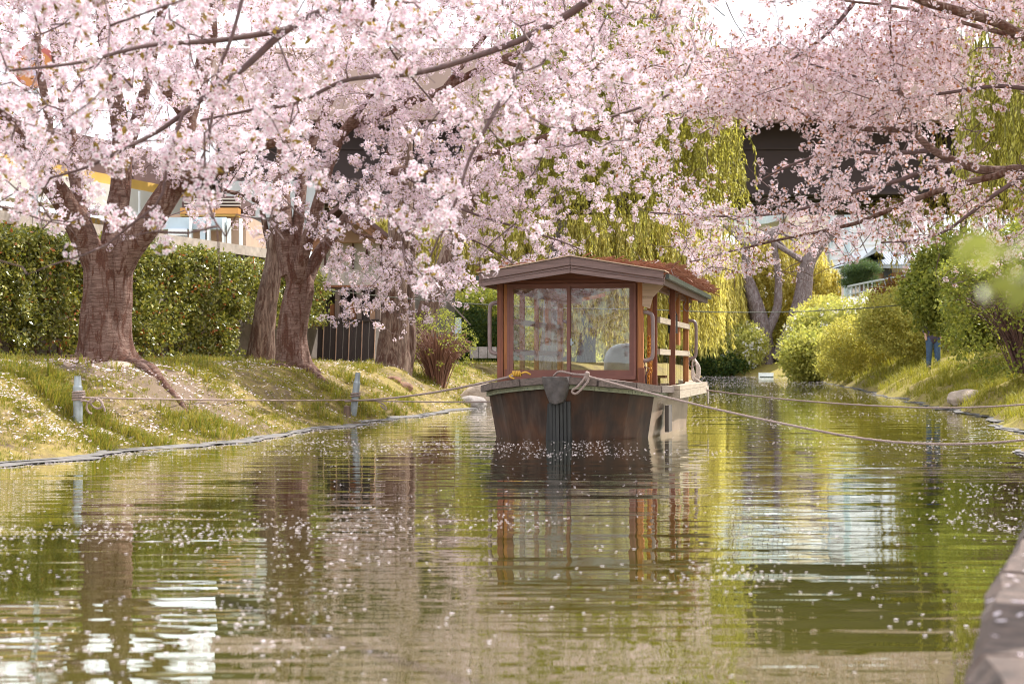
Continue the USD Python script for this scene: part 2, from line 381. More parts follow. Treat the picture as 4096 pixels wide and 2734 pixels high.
edging('shore_edging', 'l', 60, 330, -0.10, 0.08)
edging('shore_edging', 'r', 60, 330, -0.08, 0.10)

# stone quay under the camera side
STONE = plain('quay_stone', (0.125, 0.085, 0.068), 0.9, 0.65, 16.0, bump=0.8, bscale=25, bdist=0.02)
MUD = plain('bare_soil', (0.2, 0.15, 0.1), 0.9, 0.4, 4.0, bump=0.6, bscale=12, bdist=0.03)
def quay():
    q = thing('quay_wall', 'weathered stone quay edge beside the still water', 'quay wall', kind='structure')
    line = spline(np.column_stack([RSH[:6], np.zeros(6)]), 160)
    cum = np.concatenate([[0], np.cumsum(np.linalg.norm(np.diff(line, axis=0), axis=1))])
    rng = np.random.default_rng(4)
    at = 0.2
    while at < cum[-1] - 1.0:
        ln = rng.uniform(0.85, 1.3)
        a = np.array([np.interp(at, cum, line[:, k]) for k in (0, 1)]); b = np.array([np.interp(at + ln - 0.012, cum, line[:, k]) for k in (0, 1)])
        t = (b - a) / np.linalg.norm(b - a); n = np.array([t[1], -t[0]])
        if b[1] > -3:
            m = manifold3d.Manifold.hull_points(np.array([[x, y, z] for x, y, z in
                [(px, py, pz) for (px, py) in [(e[0] * u, e[1]) for e in [(np.linalg.norm(b - a) - 0.008, 0), (np.linalg.norm(b - a) - 0.008, 0.45), (0.008, 0.45), (0.008, 0)] for u in (1,)] for pz in (-0.3, 0.36)] +
                [(0.03, 0.03, 0.4), (np.linalg.norm(b - a) - 0.03, 0.03, 0.4), (0.03, 0.43, 0.4), (np.linalg.norm(b - a) - 0.03, 0.43, 0.4)]])).refine_to_length(0.07)
            v, f, _ = meshkit.arrays(m)
            v = v.copy()
            w = np.column_stack([a[0] + v[:, 0] * t[0] + v[:, 1] * n[0], a[1] + v[:, 0] * t[1] + v[:, 1] * n[1], v[:, 2] + rng.uniform(-0.006, 0.006)])
            w += (np.stack([meshkit.fbm(w * 7, 3, 30 + k) for k in range(3)], 1) - 0.5) * 0.03
            x = MB(); x.add(w, f); x.build('stone', STONE, q, smooth=30)
        at += ln
    return line
qline = quay()
# ground behind the quay
mb = MB()
tq = np.gradient(qline[:, :2], axis=0); tq /= np.linalg.norm(tq, axis=1, keepdims=True); nq = np.column_stack([tq[:, 1], -tq[:, 0]])
rows = [np.column_stack([qline[:, :2] + nq * s, np.full(len(qline), z)]) for s, z in ((0.42, 0.36), (0.9, 0.4), (2.0, 0.5), (5.0, 0.9), (9.0, 3.9), (40.0, 4.4))]
v = np.vstack(rows); k = len(qline)
f = []
for r in range(len(rows) - 1):
    i = np.arange(k - 1) + r * k
    f += [np.stack([i, i + k, i + 1], 1), np.stack([i + 1, i + k, i + k + 1], 1)]
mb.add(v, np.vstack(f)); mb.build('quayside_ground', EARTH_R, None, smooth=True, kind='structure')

# ---------------------------------------------------------------- prototypes: blossoms, leaves, grass
def flower_cluster(seed, n=13, pink=(0.90, 0.862, 0.895), heart=(0.72, 0.36, 0.49), leafc=(0.30, 0.21, 0.045), nleaf=4, R=0.040, fr=0.0178):
    rng = np.random.default_rng(seed); mb = MB()
    for i in range(n):
        z = 1 - 1.75 * (i + 0.5) / n; ph = i * 2.39996 + rng.normal() * 0.25
        d = np.array([math.sqrt(max(0, 1 - z * z)) * math.cos(ph), math.sqrt(max(0, 1 - z * z)) * math.sin(ph), z - 0.25]) + rng.normal(size=3) * 0.12
        d /= np.linalg.norm(d)
        c = d * R * rng.uniform(0.6, 1.35)
        d2 = d + rng.normal(size=3) * 0.3; d2 /= np.linalg.norm(d2)
        x = np.cross(d2, [0.3, 0.5, 0.8]); x /= np.linalg.norm(x); y = np.cross(d2, x)
        r = fr * rng.uniform(0.85, 1.12); cup = rng.uniform(0.1, 0.5)
        tone = rng.uniform(0.9, 1.06)
        for p in range(5):
            a = p * 2 * np.pi / 5 + rng.normal() * 0.06
            def q(rr, da, h):
                return c + r * rr * (math.cos(a + da) * x + math.sin(a + da) * y) + d2 * r * h
            v = [q(0.08, 0, 0), q(0.62, -0.52, cup * 0.35), q(0.98, -0.24, cup * 0.7), q(0.9, 0, cup * 0.62), q(0.98, 0.24, cup * 0.7), q(0.62, 0.52, cup * 0.35)]
            col = np.array([heart] + [pink] * 5) * tone
            col[1:] = np.minimum(col[1:], 0.92)
            mb.add(v, [(0, 1, 2), (0, 2, 3), (0, 3, 4), (0, 4, 5)], col)
        mb.add([c - d2 * 0.002, c + 0.1 * r * x, c + 0.1 * r * y], [(0, 1, 2)], heart)
        mb.add([np.zeros(3), c * 0.95 + 0.0008 * x, c * 0.95 - 0.0008 * x], [(0, 1, 2)], (0.22, 0.2, 0.06))
    for i in range(nleaf):
        d = rng.normal(size=3) + np.array([0, 0, -1.6]); d /= np.linalg.norm(d)
        x = np.cross(d, rng.normal(size=3)); x /= np.linalg.norm(x)
        l = rng.uniform(0.03, 0.055); w = l * 0.2
        c = np.array(leafc) * rng.uniform(0.7, 1.3)
        mb.add([d * 0.006, d * l * 0.5 + x * w, d * l, d * l * 0.5 - x * w], [(0, 1, 2), (0, 2, 3)], c)
    return mb

def leaf_clump(seed, n, R, l, w, cols, flat=0.0, droop=0.0, fold=0.25):
    """n leaves of length l in a ball of radius R"""
    rng = np.random.default_rng(seed); mb = MB(); cols = np.array(cols, float)
    for i in range(n):
        p = rng.normal(size=3); p *= R * rng.random() ** 0.4 / np.linalg.norm(p)
        d = rng.normal(size=3) + p / R * 0.6; d[2] = d[2] * (1 - flat) - droop; d /= np.linalg.norm(d)
        x = np.cross(d, rng.normal(size=3)); x /= np.linalg.norm(x); z = np.cross(x, d)
        ll = l * rng.uniform(0.65, 1.2); ww = w * rng.uniform(0.75, 1.2)
        c = cols[rng.integers(len(cols))] * rng.uniform(0.8, 1.2)
        mb.add([p, p + d * ll * 0.45 + x * ww + z * ww * fold, p + d * ll, p + d * ll * 0.45 - x * ww + z * ww * fold], [(0, 1, 2), (0, 2, 3)], c)
    return mb

def grass_tuft(seed, n, h, spread, cols):
    rng = np.random.default_rng(seed); mb = MB(); cols = np.array(cols)
    for i in range(n):
        a = rng.random() * 6.28; o = np.array([math.cos(a), math.sin(a), 0]); b = o * rng.random() * spread
        hh = h * rng.uniform(0.45, 1.1); lean = rng.uniform(0.2, 0.95)
        x = np.array([-o[1], o[0], 0]) * 0.0035 * (h / 0.1) ** 0.5
        m = b + o * hh * lean * 0.35 + np.array([0, 0, hh * 0.62]); t = b + o * hh * lean + np.array([0, 0, hh * (1 - 0.35 * lean)])
        mb.add([b - x, b + x, m + x * 0.8, t, m - x * 0.8], [(0, 1, 2), (0, 2, 4), (4, 2, 3)], cols[rng.integers(len(cols))] * rng.uniform(0.75, 1.2))
    return mb

# ---------------------------------------------------------------- cherry trees
# how much of the picture's cells the sharp crowns fill, rows of 32 pixels; only used to say where the crowns are thick and where they open up
CROWN = ['99999999999999999999864347899999', '77899999999999999999864467899988', '77899999999999999999999999998755', '99999999999999999998887788876433', '99999999999999999998741127765433', '66666777778899988775541136766555', '33333344455558888333666666666655', '11111111226666777711166666665544', '00000000007777766000055311001234', '00000000004555400000000000000001', '00000000000221000000000000000000']
NEAR = ['88888888888888888874442000000111', '66788888888888888874430000000001', '66788888888888888875430000000000', '88888888888888887766430000000000',
        '88888888888888666542100000000000', '77777777777775544310000000000000', '44444444455555442000000000000000', '12322222233344430000000000000000',
        '00110001100034330000000000000000', '00000000000022200000000000000000', '00000000000000000000000000000000']

def density(grid, px, py):
    g = np.array([[int(c) for c in r] for r in grid], float) / 9
    u = np.clip(np.asarray(px) / 32 - 0.5, 0, 31); v = np.clip(np.asarray(py) / 32 - 0.5, 0, 10)
    i, j = np.minimum(u.astype(int), 30), np.minimum(v.astype(int), 9)
    a, b = u - i, v - j
    return (g[j, i] * (1 - a) * (1 - b) + g[j, i + 1] * a * (1 - b) + g[j + 1, i] * (1 - a) * b + g[j + 1, i + 1] * a * b)

def limb_mesh(pts, r0, r1, n=12, flare=None, seed=0, lump=0.12):
    m = max(10, int(np.linalg.norm(np.diff(pts, axis=0), axis=1).sum() / 0.07))
    c = spline(pts, min(m, 90))
    c = c + (np.stack([meshkit.fbm(c * 1.7 + 9 * k, 3, seed + k) for k in range(3)], 1) - 0.5) * min(r0, 0.12) * 0.9 * np.linspace(0, 1, len(c))[:, None] ** 0.5
    u = np.linspace(0, 1, len(c))
    r = r0 + (r1 - r0) * u ** 0.85
    def wob(t, a):
        w = 1 + lump * (meshkit.fbm(np.column_stack([np.cos(a) * 1.3, np.sin(a) * 1.3, np.full(len(a), t * 5 + seed)]), 3, seed) - 0.5) * 2
        if flare:
            k = max(0.0, 1 - t / 0.42) ** 2
            w = w * (1 + k * flare * (0.55 + 0.45 * np.cos(a * 5 + seed + 1.2 * t))) + 0.06 * np.cos(a * 4 + seed + t * 3) + 0.035 * np.cos(a * 9 + seed * 2 - t * 4)
        return w
    v, f = tube(c, r, n, True, wob)
    return c, r, v, f

def grow(rng, nodes, tips, dens, grid_keep):
    """connects each tip to the nearest branch node with a bowed branch; returns branches and blossom spots"""
    nodes = [np.asarray(nodes)]
    allv = nodes[0]
    d0, _ = cKDTree(allv).query(tips)
    order = np.argsort(d0)
    br, spots = [], []
    buf = [allv]; kd = cKDTree(allv); fresh = []
    for n_, i in enumerate(order):
        tip = tips[i]
        dd, k = kd.query(tip)
        src = kd.data[k]
        if fresh:
            fv = np.vstack(fresh); e = np.linalg.norm(fv - tip, axis=1); q = e.argmin()
            if e[q] < dd:
                dd, src = e[q], fv[q]
        if dd < 0.12:
            spots.append(tip[None]); continue
        if dd > 2.6:
            continue
        m = max(4, int(dd / 0.1))
        side = rng.normal(size=3) * 0.13 * dd; side[2] += 0.06 * dd
        u = np.linspace(0, 1, m)[:, None]
        c = src + (tip - src) * u + side * (4 * u * (1 - u)) + np.array([0, 0, -0.12 * dd]) * u**2
        c[1:] += rng.normal(size=(m - 1, 3)) * 0.012
        br.append((c, 0.0035 + 0.0075 * min(dd, 1.6) / 1.6, 0.0018))
        fresh.append(c[1:])
        if len(fresh) > 60:
            buf += fresh; fresh = []; kd = cKDTree(np.vstack(buf))
        start = 0.25 if dd > 0.5 else 0.1
        ns = max(2, int(dd * (1 - start) / 0.042))
        uu = start + (1 - start) * rng.random(ns)
        sp = np.column_stack([np.interp(uu, u[:, 0], c[:, j]) for j in range(3)]) + rng.normal(size=(ns, 3)) * 0.055
        spots.append(sp)
        spots.append(c[-1] + rng.normal(size=(3, 3)) * 0.05)
    spots = np.vstack(spots)
    px, py = proj(spots)
    keep = rng.random(len(spots)) < np.where(spots[:, 1] > 1, np.clip(density(grid_keep, px, py) * dens, 0, 1), 0.8)
    return br, spots[keep]

def cherry(name, label, base, trunk, limbs, tipf, ntips, grid, dens, seed, protos, csize, rtrunk, roots=(), low=0.0, group=None, trunk_n=44, flare=0.75, cat='cherry tree'):
    rng = np.random.default_rng(seed)
    t = thing(name, label, cat, base, group=group)
    base = np.asarray(base, float)
    nodes = []
    if trunk is not None:
        c, r, v, f = limb_mesh(np.array(trunk), rtrunk[0], rtrunk[1], trunk_n, flare, seed, 0.10)
        m = MB(); m.add(v - base, f); m.build('trunk', CHERRY_BARK, t, smooth=50)
    for k, (pts, r0, r1) in enumerate(limbs):
        c, r, v, f = limb_mesh(np.array(pts), r0, r1, 14 if r0 > 0.06 else 8, None, seed + 7 * k + 1, 0.10)
        m = MB(); m.add(v - base, f); m.build('limb', CHERRY_BARK if r0 > 0.03 else TWIG_BARK, t, smooth=50)
        nodes.append(c[len(c) // 5:])
    for pts, r0, r1 in roots:
        pts = np.array(pts); pts[1:, 2] = ground_at('l', pts[1:, :2])[1] + np.linspace(0.03, -0.035, len(pts) - 1)
        c, r, v, f = limb_mesh(np.array(pts), r0, r1, 8, None, seed + len(pts), 0.2)
        m = MB(); m.add(v - base, f); m.build('root', CHERRY_BARK, t, smooth=50)
    # branch tips, spread through the crown
    tips = []
    while len(tips) < ntips:
        p = tipf(rng)
        px, py = proj(p)
        if p[1] < 1 or px < -400 or rng.random() < density(grid, px, py):
            tips.append(p)
    br, spots = grow(rng, np.vstack(nodes), np.array(tips), dens, grid)
    mbt = MB()
    for c, r0, r1 in br:
        mbt.tube(c - base, np.linspace(r0, r1, len(c)), 4, cap=False)
    mbt.build('twigs', TWIG_BARK, t, kind='stuff', smooth=True)
    n = len(spots)
    print(name, 'clusters', n, 'twigs', len(br))
    instancer('blossoms', t, protos, PETAL, spots - base, random_rots(rng, n), csize * rng.uniform(0.6, 1.25, n), rng.integers(len(protos), size=n))
    return t

PALE = [flower_cluster(100 + i) for i in range(6)]
ROSY = [flower_cluster(120 + i, n=10, pink=(0.90, 0.868, 0.895), heart=(0.68, 0.30, 0.40), leafc=(0.36, 0.16, 0.06), nleaf=6) for i in range(6)]

def W(pts):
    return [P(*p) for p in pts]

def tips_in(x0, x1, y0, y1, dfun, spread, weight=lambda x: 1.0):
    def f(rng):
        while True:
            px, py = rng.uniform(x0, x1), rng.uniform(y0, y1)
            if rng.random() < weight(px):
                return P(px, py, dfun(px) + rng.normal() * spread)
    return f

ramp = lambda x, a, b: float(np.clip((x - a) / (b - a), 0, 1))

# the big cherry on the bank
cherry('cherry_tree', 'thick low-forked cherry in white-pink blossom in front of the clipped hedge', P(107, 369, 22),
       W([(108, 376, 22), (107, 358, 22), (106, 330, 22), (106, 300, 22), (108, 268, 22), (106, 245, 22)]),
       [(W([(100, 272, 22), (88, 245, 21.9), (66, 207, 21.7), (42, 172, 21.4), (22, 150, 21.1), (2, 118, 20.8), (-30, 60, 20.4)]), 0.19, 0.10),
        (W([(102, 268, 22.1), (84, 222, 22.5), (76, 180, 23), (70, 130, 23.4), (58, 66, 23.8), (50, -20, 24)]), 0.125, 0.06),
        (W([(110, 262, 22.1), (116, 215, 22.4), (122, 165, 22.6), (117, 110, 22.8), (106, 45, 22.9), (100, -40, 23)]), 0.165, 0.09),
        (W([(112, 280, 22), (126, 252, 21.9), (150, 222, 21.8), (170, 192, 21.8), (184, 162, 22), (188, 120, 22.2), (204, 60, 22.4), (210, -30, 22.5)]), 0.21, 0.10),
        (W([(172, 190, 21.8), (196, 176, 21.6), (222, 168, 21.3), (255, 150, 21.0), (290, 140, 20.8)]), 0.12, 0.05),
        (W([(122, 165, 22.6), (140, 110, 22.9), (152, 60, 23.2), (166, -10, 23.4)]), 0.09, 0.06),
        (W([(188, 120, 22.2), (160, 80, 21.6), (140, 50, 21.2), (135, 0, 21)]), 0.08, 0.04),
        (W([(42, 172, 21.4), (48, 120, 21.6), (40, 70, 21.8), (36, 20, 22)]), 0.07, 0.04)],
       tips_in(-190, 340, -130, 245, lambda x: 22.0, 1.5, lambda x: 1 - ramp(x, 240, 340)), 980, CROWN, 0.92, 11, PALE, 1.08, (0.335, 0.30), flare=1.25,
       roots=[(W([(118, 364, 21.9), (135, 371, 21.6), (150, 378, 21.3), (168, 388, 20.9), (183, 393, 20.6), (198, 398, 20.3)]), 0.12, 0.012),
              (W([(122, 366, 21.8), (142, 378, 21.3), (170, 383, 20.9), (205, 389, 20.6)]), 0.08, 0.012),
              (W([(88, 366, 22.0), (70, 369, 21.8), (50, 371, 21.5), (22, 371, 21.2)]), 0.09, 0.03),
              (W([(98, 368, 21.8), (84, 376, 21.3), (62, 380, 21.0), (44, 382, 20.8)]), 0.07, 0.025)])

cherry('cherry_tree', 'leaning cherry with twisted bark in blossom between hedge and timber rack', P(296, 371, 29),
       W([(297, 378, 29), (294, 362, 29), (292, 338, 29), (296, 310, 29), (299, 288, 29), (294, 262, 29), (289, 235, 29)]),
       [(W([(291, 275, 29), (284, 230, 29.1), (281, 190, 29.3), (284, 150, 29.5), (278, 105, 29.7), (268, 55, 29.8), (262, -20, 30)]), 0.185, 0.095),
        (W([(298, 285, 28.9), (303, 255, 28.7), (314, 218, 28.5), (322, 190, 28.4), (330, 160, 28.5), (346, 128, 28.6), (372, 118, 28.6), (398, 107, 28.6), (425, 96, 28.6), (446, 86, 28.7), (500, 60, 29), (560, 40, 29.4)]), 0.125, 0.05),
        (W([(306, 283, 29), (318, 255, 29.1), (338, 228, 29.2), (356, 205, 29.3), (376, 182, 29.4), (394, 173, 29.5), (412, 169, 29.6), (436, 170, 29.8), (500, 152, 30), (560, 132, 30.3), (600, 128, 30.6), (650, 118, 31)]), 0.12, 0.045),
        (W([(290, 232, 29), (268, 208, 28.6), (246, 196, 28.2), (222, 190, 27.8)]), 0.06, 0.03),
        (W([(295, 255, 29), (300, 205, 29.3), (304, 165, 29.6), (322, 120, 29.9), (345, 60, 30.1), (352, -20, 30.2)]), 0.11, 0.06),
        (W([(376, 182, 29.4), (390, 150, 29.8), (405, 110, 30), (412, 60, 30.2)]), 0.06, 0.035),
        (W([(345, 215, 29.2), (356, 232, 28.6), (384, 240, 28.2), (402, 255, 27.8), (412, 268, 27.6)]), 0.035, 0.012),
        (W([(350, 190, 29.2), (376, 198, 28.4), (410, 214, 27.8), (446, 228, 27.4), (486, 246, 27), (512, 262, 26.6)]), 0.03, 0.01),
        (W([(400, 172, 29.5), (430, 192, 28.8), (470, 212, 28.2), (520, 228, 27.8), (558, 240, 27.4), (582, 250, 27)]), 0.03, 0.01),
        (W([(346, 128, 28.6), (372, 92, 28), (400, 60, 27.6), (440, 10, 27.2)]), 0.07, 0.03),
        (W([(500, 60, 29), (560, 80, 29.6), (620, 90, 30.2), (680, 86, 30.8)]), 0.04, 0.015),
        (W([(446, 86, 28.7), (500, 20, 29.2), (560, -20, 29.6)]), 0.05, 0.025)],
       tips_in(215, 730, -130, 330, lambda x: 28.2 + 1.0 * ramp(x, 400, 680), 1.25, lambda x: min(ramp(x, 220, 330), 1 - ramp(x, 640, 730))), 1650, CROWN, 0.88, 12, PALE, 1.12, (0.265, 0.225), flare=0.6,
       roots=[(W([(286, 368, 28.9), (272, 371, 28.6), (250, 372, 28.3), (226, 373, 28.2)]), 0.08, 0.03),
              (W([(306, 368, 28.9), (320, 376, 28.4), (334, 380, 28), (346, 384, 27.6)]), 0.08, 0.03),
              (W([(292, 372, 28.7), (282, 378, 28.2), (262, 380, 28)]), 0.06, 0.025)])

cbase = np.array([7.2, 16.5, 0.9])
c0 = np.array([6.9, 16.4, 2.2])
cherry('cherry_tree', 'rosy cherry reaching out over the canal from beside the leafy shrub', cbase,
       [cbase - [0, 0, 0.3], cbase + [0, 0, 0.5], c0, [6.5, 16.3, 3.0], [6.2, 16.2, 3.6]],
       [([c0] + W([(1060, 176, 16.2), (1022, 171, 16), (980, 169, 16), (948, 158, 16.1), (929, 147, 16.2), (913, 129, 16.3), (905, 106, 16.4), (896, 81, 16.5), (891, 57, 16.6), (889, 29, 16.7), (893, -30, 16.8)]), 0.058, 0.014),
        ([c0] + W([(1040, 172, 15.9), (995, 176, 15.9), (951, 187, 16.2), (900, 205, 16.6), (860, 222, 17), (828, 230, 17.3), (784, 239, 17.7), (741, 249, 18.1), (690, 262, 18.5)]), 0.045, 0.007),
        (W([(1100, 130, 15.8), (1030, 172, 15.5), (1006, 187, 15.6), (988, 199, 15.7), (966, 216, 15.8), (944, 231, 16), (915, 240, 16.3), (881, 242, 16.6)]), 0.03, 0.008),
        (W([(913, 129, 16.3), (871, 129, 16.8), (835, 122, 17.2), (813, 118, 17.5), (784, 102, 17.8), (726, 83, 18.4)]), 0.035, 0.01),
        (W([(931, 150, 16.2), (886, 153, 16.7), (835, 151, 17.2), (790, 165, 17.6), (760, 180, 17.9)]), 0.026, 0.009),
        ([np.array([6.3, 16.2, 3.4])] + W([(1060, 50, 15.6), (1024, 39, 15.4), (1002, 33, 15.4), (973, 25, 15.6), (930, 13, 15.9), (893, 6, 16.2), (854, 2, 16.6), (800, -6, 17)]), 0.035, 0.009),
        ([np.array([6.3, 16.2, 3.5])] + W([(1080, 60, 15.2), (1024, 36, 15.0), (995, 22, 15), (951, 9, 15.1), (915, -2, 15.2), (860, -30, 15.4)]), 0.06, 0.035),
        (W([(854, 3, 16.6), (828, 33, 16.9), (793, 58, 17.3), (741, 84, 17.9), (700, 100, 18.2)]), 0.022, 0.008),
        (W([(895, 81, 16.5), (871, 80, 16.8), (835, 71, 17.1), (810, 64, 17.4)]), 0.02, 0.008),
        (W([(1050, 92, 15.6), (1000, 86, 15.8), (950, 92, 16), (900, 100, 16.3), (868, 118, 16.6)]), 0.025, 0.008),
        (W([(948, 159, 16.1), (905, 178, 16.5), (860, 190, 16.9), (815, 205, 17.3), (770, 214, 17.7), (720, 216, 18.1), (650, 212, 18.6)]), 0.028, 0.008)],
       (lambda g1, g2: (lambda rng: g2(rng) if rng.random() < 0.16 else g1(rng)))(tips_in(600, 1230, -130, 285, lambda x: 18.2 - 2.4 * ramp(x, 680, 1024), 0.75, lambda x: ramp(x, 610, 720)), tips_in(690, 960, 20, 125, lambda x: 18.4 - 2.4 * ramp(x, 680, 1024), 0.6)), 2350, CROWN, 1.0, 13, ROSY, 0.86, (0.3, 0.26), flare=0.5)

dbase = np.array([3.2, 3.6, 0.5]); d0 = np.array([2.6, 4.4, 2.4])
cherry('cherry_tree', 'overhanging cherry boughs in full blossom held high above the quay', dbase,
       [dbase - [0, 0, 0.2], dbase + [0, 0.1, 0.6], d0 - [0.3, 0.3, 0.9], d0, d0 + [-0.2, 0.4, 0.5]],
       [([d0, [1.6, 6.6, 2.8]] + W([(620, -25, 8.6), (588, 0, 8.7), (560, 19, 8.8), (523, 39, 8.8), (501, 48, 8.8), (458, 62, 8.7), (414, 73, 8.6), (370, 77, 8.5), (341, 82, 8.4), (298, 102, 8.3), (254, 109, 8.2), (200, 120, 8.1)]), 0.030, 0.006),
        ([d0, [1.2, 6.4, 3.2]] + W([(420, -50, 8.2), (340, 1, 8.1), (288, 29, 8), (247, 65, 7.9), (218, 87, 7.8), (183, 113, 7.7), (157, 131, 7.7), (119, 150, 7.6), (86, 166, 7.6), (50, 176, 7.6)]), 0.026, 0.005),
        (W([(537, 33, 8.8), (523, 58, 8.7), (513, 80, 8.6), (498, 107, 8.6), (484, 131, 8.5), (469, 160, 8.5), (458, 196, 8.4), (444, 226, 8.4), (428, 262, 8.4)]), 0.018, 0.004),
        (W([(250, -30, 7.9), (232, 36, 7.8), (218, 73, 7.8), (209, 138, 7.7), (200, 167, 7.7), (206, 205, 7.7), (226, 236, 7.7)]), 0.01, 0.004),
        (W([(288, 29, 8), (220, 40, 7.8), (150, 45, 7.6), (80, 62, 7.4), (10, 70, 7.2)]), 0.016, 0.005),
        (W([(183, 113, 7.7), (168, 158, 7.6), (160, 200, 7.6), (130, 225, 7.6), (108, 244, 7.6)]), 0.009, 0.004),
        (W([(340, 1, 8.1), (260, -20, 7.8), (160, -30, 7.5), (40, -20, 7.2)]), 0.02, 0.006),
        (W([(380, -30, 8.1), (372, 14, 8.4), (386, 40, 8.6), (400, 62, 8.8), (440, 110, 9)]), 0.012, 0.005),
        ([d0, [1.5, 1.0, 3.3], [-0.2, -2.0, 3.5], [-2.0, -5.0, 3.6]], 0.07, 0.02),
        ([d0, [0.8, 3.0, 3.7], [-1.5, 1.6, 4.0], [-3.5, 0.0, 4.0]], 0.06, 0.02),
        ([[1.5, 1.0, 3.3], [2.4, -2.0, 3.2], [2.5, -6.0, 3.0]], 0.04, 0.015)],
       (lambda g: (lambda rng: g(rng) if rng.random() < 0.72 else np.array([rng.uniform(-4, 3.5), rng.uniform(-8, 0.5), rng.uniform(2.3, 4.2)])))(tips_in(-190, 720, -110, 320, lambda x: 7.5 + 1.2 * ramp(x, 200, 560), 0.55)), 520, NEAR, 0.62, 14, PALE, 1.0, (0.24, 0.2), flare=0.4)

eb = np.array([-10.5, -1.5, 0.9])
cherry('cherry_tree', 'wide cherry further along the bank mirrored in the cabin glass', eb,
       [eb - [0, 0, 0.3], eb + [0, 0, 0.7], eb + [0.1, 0, 1.4], eb + [0.3, 0.1, 1.9]],
       [([eb + [0.1, 0, 1.4], eb + [2.0, 0.5, 2.4], eb + [4.5, 1.0, 2.9]], 0.14, 0.04), ([eb + [0.1, 0, 1.4], eb + [1.5, -2.5, 2.6], eb + [3.0, -5.5, 3.2]], 0.14, 0.04), ([eb + [0.1, 0, 1.4], eb + [1.0, 3.5, 2.6], eb + [2.5, 6.0, 3.2]], 0.14, 0.04),
        ([eb + [0.1, 0, 1.4], eb + [-1.5, 0.5, 3.0], eb + [-3.5, -1.0, 3.6]], 0.14, 0.04), ([eb + [0.1, 0, 1.4], eb + [0.2, 0.2, 3.0], eb + [1.0, 0.4, 4.6]], 0.14, 0.04)],
       lambda rng: eb + [rng.uniform(-5, 6.5), rng.uniform(-10, 6.5), rng.uniform(0.3, 4.2)], 900, CROWN, 1.0, 15, PALE, 1.35, (0.3, 0.26))

# ---------------------------------------------------------------- other trees on the bank and behind
def bare_trunk(name, label, base, pts, r0, r1, mat, extra=(), cat='tree', flare=0.5, seed=3, n=20):
    t = thing(name, label, cat, base)
    base = np.asarray(base)
    for k, (p, a, b) in enumerate([(pts, r0, r1)] + list(extra)):
        c, r, v, f = limb_mesh(np.array(p), a, b, n if k == 0 else 10, flare if k == 0 else None, seed + k, 0.14)
        m = MB(); m.add(v - base, f); m.build('trunk' if k == 0 else 'limb', mat, t, smooth=50)
    return t

def strand(seed, length, n, leaf, cols, side=0.05):
    """one hanging willow shoot"""
    rng = np.random.default_rng(seed); mb = MB(); cols = np.array(cols)
    z = -np.linspace(0, length, 9); sw = np.cumsum(rng.normal(size=(9, 2)) * side, axis=0) * 0.5
    c = np.column_stack([sw, z])
    mb.tube(c, np.linspace(0.008, 0.003, 9), 3, cols[0] * 0.5, cap=False)
    for i in range(n):
        u = rng.random(); p = np.array([np.interp(u * length, -z, c[:, k]) for k in range(3)])
        a = rng.random() * 6.28; d = np.array([math.cos(a) * 0.55, math.sin(a) * 0.55, -0.8]); x = np.array([-math.sin(a), math.cos(a), 0])
        l = leaf * rng.uniform(0.6, 1.2)
        mb.add([p, p + d * l * 0.5 + x * l * 0.11, p + d * l, p + d * l * 0.5 - x * l * 0.11], [(0, 1, 2), (0, 2, 3)], cols[rng.integers(len(cols))] * rng.uniform(0.8, 1.2))
    return mb

WILLOW = [(0.72, 0.62, 0.19), (0.78, 0.68, 0.22), (0.64, 0.57, 0.16)]
LIME = [(0.56, 0.51, 0.12), (0.64, 0.57, 0.14), (0.46, 0.44, 0.09)]

